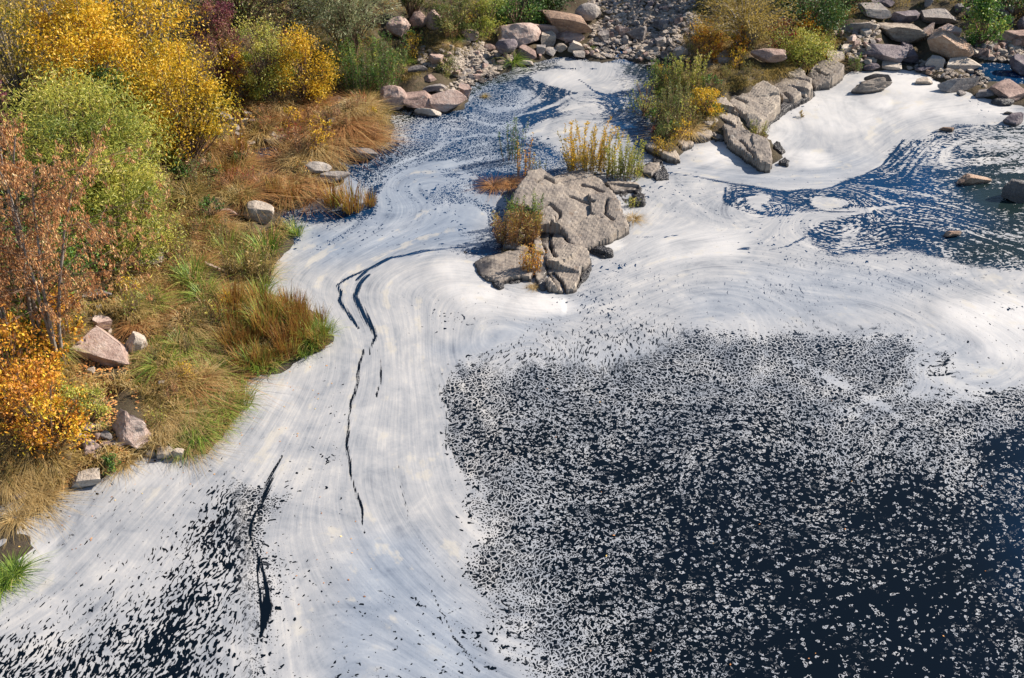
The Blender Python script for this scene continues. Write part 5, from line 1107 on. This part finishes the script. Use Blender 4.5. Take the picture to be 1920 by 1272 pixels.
SPEC = [("green", 28, 1078, 120, "bright green grass clump hanging into the foam at the left edge"), ("straw", 30, 972, 110, "dull straw tussock bending down to the foam above the green clump"), ("green", 5, 1100, 90, "dark green grass at the left frame edge beside the foam"),
 ("green", 372, 815, 120, "bright green tussock at the foam right of the pyramid boulder"), ("green", 415, 770, 110, "green tussock above the brightest one at the foam's edge"), ("green", 342, 845, 70, "small green tussock touching the cracked white stone"),
 ("green", 962, 118, 62, "bright green tussock by the pink boulders of the upper shore"), ("green", 1106, 92, 22, "tiny green tuft among the grey blocks of the upper shore"), ("straw", 235, 868, 110, "straw coloured tussock drooping below the pyramid boulder"),
 ("straw", 300, 820, 100, "tawny tussock right of the pyramid boulder"), ("straw", 70, 925, 140, "wide straw tussock at the lower left bank"), ("straw", 20, 905, 120, "yellowish tussock at the left edge above the wide straw one"),
 ("straw", 95, 860, 90, "greenish straw tussock beside the leaf litter"), ("rust", 650, 232, 150, "wide combed tussock of rust grass in the cove"), ("straw", 700, 270, 120, "pale tussock hanging over the cove's edge"),
 ("rust", 580, 250, 130, "rust tussock left of the wide combed one"), ("olive", 700, 220, 90, "olive tussock right of the rust grass"), ("rust", 620, 290, 130, "dark rust tussock above the long low grey stone"),
 ("rust", 530, 300, 110, "brown tussock beside the dark puddle"), ("rust", 545, 350, 150, "big brown tussock above the reeds in the blue water"), ("olive", 450, 370, 120, "green tussock left of the big brown one"),
 ("reed", 660, 395, 90, "dark reeds standing in the blue water"), ("reed", 625, 385, 80, "brownish reeds left of the dark ones"), ("reed", 695, 385, 50, "thin reeds at the right end of the reed patch"),
 ("sedge", 555, 440, 55, "upright green reeds below the big pale cracked boulder"), ("sedge", 500, 480, 110, "arching yellow green reeds at the bend of the bank"), ("olive", 470, 510, 120, "long green grass below the arching reeds"),
 ("reed", 490, 590, 110, "orange brown reeds on the headland"), ("reed", 545, 600, 100, "rust reeds at the middle of the headland"), ("sedge", 590, 640, 90, "yellow green reeds at the tip of the headland"),
 ("sedge", 480, 690, 90, "bright green reeds at the lower edge of the headland"), ("reed", 540, 665, 90, "brown green reeds near the tip of the headland"), ("reed", 600, 610, 60, "thin brown reeds reaching over the foam"),
 ("rust", 925, 350, 60, "drowned rust grass in the dark water left of the island"), ("rust", 955, 345, 60, "rust grass clump nearer to the island"), ("straw", 1290, 245, 90, "pale straw tussock on the spit's left side"),
 ("straw", 1188, 412, 44, "small golden tussock on the island's right tip"), ("straw", 1140, 422, 26, "tiny dry tuft on top of the island"), ("olive", 1200, 322, 50, "brown tussock right of the willow wands"),
 ("olive", 1090, 300, 60, "dark tussock at the foot of the tall willow wands"), ("straw", 1540, 112, 60, "straw tussock right of the rounded boulder of the spit"), ("straw", 1515, 128, 60, "dry tussock below the rounded boulder of the spit"),
 ("straw", 1335, 85, 60, "tan tussock behind the flat ledge of the spit"), ("olive", 1460, 130, 70, "yellow tussock in front of the rounded boulder"), ("olive", 910, 182, 24, "small olive tuft in the upper channel"), ("straw", 1000, 540, 30, "pale tuft with foam at the island's lower end"),
 ("olive", 955, 470, 36, "green tuft at the low left of the island"), ("rust", 985, 460, 50, "dry tuft beside the island's crack")]
for i, (kd, px, py, wp, lab) in enumerate(SPEC): tuft(kd, px, py, wp, lab, v=i % 3)
def tus(kind, q, w_, mid, poly, lab, grp, v, z):
    word = dict(green="bright green tussock", straw="straw coloured tussock", rust="rust coloured tussock", olive="olive tussock", reed="brown reed clump", sedge="green reed clump")[kind]
    tuft(kind, q[0], q[1], w_, where(q, poly, word, lab, "wide" if w_ > mid else "small"), grp, v=v, z=z)
ZONES = [  # polygon, kinds, number, spacing, size, label, group
 ([(440,195),(560,185),(700,205),(720,240),(690,270),(640,290),(600,320),(540,290),(480,262),(440,250)], ('rust','straw','rust'), 40, 16, (55,105), "combed rust coloured tussock in the cove under the yellow bushes", "rust coloured tussocks in the cove"),
 ([(340,300),(400,260),(470,290),(480,340),(600,345),(610,365),(560,385),(520,400),(440,440),(350,450)], ('rust','olive','reed','rust'), 40, 17, (55,110), "brown or olive tussock on the bank by the pale cracked boulder", "tussocks round the pale cracked boulder"),
 ([(330,430),(520,415),(535,440),(500,500),(490,545),(420,560),(330,530)], ('olive','sedge','rust','straw'), 40, 17, (60,110), "long olive grass tussock at the bend of the bank", "olive tussocks at the bend of the bank"),
 ([(240,500),(340,520),(420,560),(440,620),(420,700),(440,760),(380,800),(300,800),(260,740),(230,680)], ('olive','rust','straw','green','straw'), 75, 17, (65,125), "long green and straw tussock in the meadow of the left bank", "tussocks in the meadow of the left bank"),
 ([(430,560),(500,560),(560,580),(610,620),(610,655),(560,675),(500,705),(460,700),(430,640)], ('reed','sedge','reed'), 46, 14, (55,95), "reddish green reed clump on the headland", "reed clumps on the headland"),
 ([(0,800),(110,840),(130,870),(110,920),(60,955),(0,965)], ('straw','straw','olive'), 26, 18, (75,130), "straw tussock at the lower left bank", "straw tussocks at the lower left bank"),
 ([(180,720),(260,730),(330,760),(330,830),(290,850),(250,860),(200,850),(130,800)], ('straw','olive','straw'), 24, 18, (60,105), "dry tussock round the pyramid boulder", "dry tussocks round the pyramid boulder"),
 ([(440,735),(462,742),(450,775),(420,812),(385,842),(350,850),(360,800),(400,760)], ('green','straw','olive','sedge'), 14, 16, (60,95), "green tussock overhanging the foam", "green tussocks overhanging the foam"),
 ([(1290,75),(1330,60),(1560,70),(1590,95),(1530,112),(1430,132),(1300,155),(1255,195),(1260,150)], ('straw','olive','straw'), 44, 15, (34,64), "dry yellow tussock on the spit", "dry tussocks on the spit"),
 ([(1240,150),(1290,170),(1340,190),(1330,225),(1300,250),(1250,275),(1235,230)], ('olive','green','straw'), 24, 14, (34,60), "green tussock on the low side of the spit", "green tussocks on the low side of the spit"),
 ([(720,60),(860,40),(900,75),(850,95),(780,95),(770,140),(740,150),(760,100)], ('olive','green','straw'), 30, 15, (32,58), "tussock on the grassy slope above the channel", "tussocks on the grassy slope above the channel"),
 ([(600,185),(720,175),(740,200),(700,215),(620,205)], ('olive','straw'), 12, 15, (45,75), "tussock at the foot of the green willow", "tussocks at the foot of the green willow"),
 ([(0,470),(120,560),(240,560),(240,640),(130,700),(0,700)], ('olive','straw','green'), 30, 24, (70,120), "grass tussock under the bare tree", "tussocks under the bare tree"),
]
for zi, (poly, kinds, n, mind, (s0, s1), lab, grp) in enumerate(ZONES):
    r = np.random.default_rng(5000 + zi); n = int(n * .80)
    for i, q in enumerate(poly_pick(poly, n, r, mind)): (free(q) or None) and tus(kinds[i % len(kinds)], q, r.uniform(s0, s1), (s0 + s1) / 2, poly, lab, grp, int(r.integers(3)), r.uniform(.8, 1.15))

# low grass and herbs between everything: nobody could count the blades
def ground_cover(name, label, cat, polys, mat, L, width, seed, per=5):
    r = np.random.default_rng(seed); VV = []; FF = []; TT = []; off = 0
    for poly, n in polys:
        P = np.array(poly, float); q = r.uniform(P.min(0), P.max(0), (n * 3, 2)); q = q[sdf(P, q) > 0][:n]; q = q[free_all(q)]; g0 = ground(q[:, 0], q[:, 1])
        g0 = g0[hz(g0[:, 0], g0[:, 1]) > .015]; m = len(g0) * per; c = np.repeat(g0, per, 0) + np.column_stack([r.normal(size=(m, 2)) * .06, np.zeros(m)])
        cl = np.repeat(sines(g0[:, :2], 2.0, seed + 3) * .25 + .5, per); a = r.uniform(0, 6.28, m); l = L * r.uniform(.5, 1.2, m); ln = r.uniform(.2, 1.1, m)
        d = np.column_stack([np.cos(a) * ln + .25, np.sin(a) * ln - .2]); s_ = unit(np.column_stack([-np.sin(a), np.cos(a), np.zeros(m)])) * width / 2
        p1 = c + np.column_stack([d * .4, np.ones(m) * .75]) * l[:, None] * .6; p2 = c + np.column_stack([d, .75 - ln * .35]) * l[:, None]
        V = np.stack([c - s_, c + s_, p1 + s_ * .7, p2, p1 - s_ * .7], 1).reshape(-1, 3); i = np.arange(m)[:, None] * 5 + off
        VV.append(V); FF.append(i + np.array([[0, 1, 2, 4]])); FF.append(i + np.array([[4, 2, 3, 3]])); TT.append(np.repeat(np.clip(cl + r.normal(size=m) * .16, 0, 1), 5)); off += m * 5
    quads = np.vstack(FF[0::2]); tris = np.vstack(FF[1::2])[:, :3]
    o = link_mesh(name, np.vstack(VV), [quads, tris], mat, smooth=False, attrs={"tint": np.concatenate(TT)}); return tag(o, label, cat, kind="stuff")
LEFTP = [(0,250),(200,250),(400,200),(560,180),(740,200),(700,290),(600,360),(540,430),(490,560),(620,640),(470,710),(430,810),(300,860),(180,900),(90,960),(0,980)]
TOPP = [(560,0),(880,0),(1040,20),(1000,60),(900,90),(780,150),(640,190),(560,180)]
SPITP = [(1300,0),(1600,0),(1600,110),(1500,140),(1340,180),(1340,240),(1250,280),(1230,200),(1260,110)]
ground_cover("grass", "short mixed straw and green grass covering the left bank", "grass", [(LEFTP, 4200)], G_OLIVE, .36, .024, 61)
ground_cover("dry_grass", "dry tan grass lying over the left bank", "grass", [(LEFTP, 5200), ([(0,0),(600,0),(600,200),(0,260)], 1500)], G_STRAW, .38, .022, 62)
ground_cover("slope_grass", "short grass on the slope and the spit along the top", "grass", [(TOPP, 3000), (SPITP, 5000), ([(1560,0),(1920,0),(1920,60),(1600,60)], 700)], G_OLIVE, .20, .016, 63)
def litter(name, label, polys, mat, size, seed, zoff=.02):
    r = np.random.default_rng(seed); CC = []
    for poly, n in polys:
        P = np.array(poly, float); q = r.uniform(P.min(0), P.max(0), (n * 3, 2)); q = q[sdf(P, q) > 0][:n]; CC.append(ground(q[:, 0], q[:, 1]))
    C = np.vstack(CC) + [0, 0, zoff]; n = len(C); D = unit(np.column_stack([r.normal(size=(n, 2)), r.normal(size=n) * .12])); a = r.normal(size=(n, 3)) * .15
    L = size * r.uniform(.6, 1.3, n)[:, None]; S_ = unit(np.cross(D, [0, 0, 1.0] + a)); v = np.stack([C - D * L / 2, C - S_ * L * .3, C + D * L / 2, C + S_ * L * .3], 1).reshape(-1, 3)
    o = link_mesh(name, v, np.arange(n)[:, None] * 4 + np.array([[0, 1, 2, 3]]), mat, smooth=False, attrs={"tint": np.repeat(r.random(n), 4)}); return tag(o, label, "leaves", kind="stuff")
litter("leaf_litter", "orange brown fallen leaves on the lower left bank", [([(0,620),(200,640),(230,800),(250,870),(180,900),(100,930),(0,900)], 5200), ([(200,480),(460,560),(440,760),(300,850),(220,700)], 1500), ([(430,190),(740,200),(600,330),(470,300)], 1300)], L_LITTER, .07, 64, .05)
litter("floating_leaves", "small orange leaves floating on the foam along the left bank", [([(200,890),(400,850),(460,760),(480,800),(400,900),(260,930),(150,960)], 46), ([(480,720),(620,660),(640,700),(560,820),(430,900)], 22), ([(560,880),(760,1000),(640,1200),(460,1100)], 16), ([(900,700),(1900,700),(1900,1250),(1000,1250)], 18), ([(0,980),(200,960),(250,1050),(60,1100)], 22)], L_LITTER, .05, 65, .012)
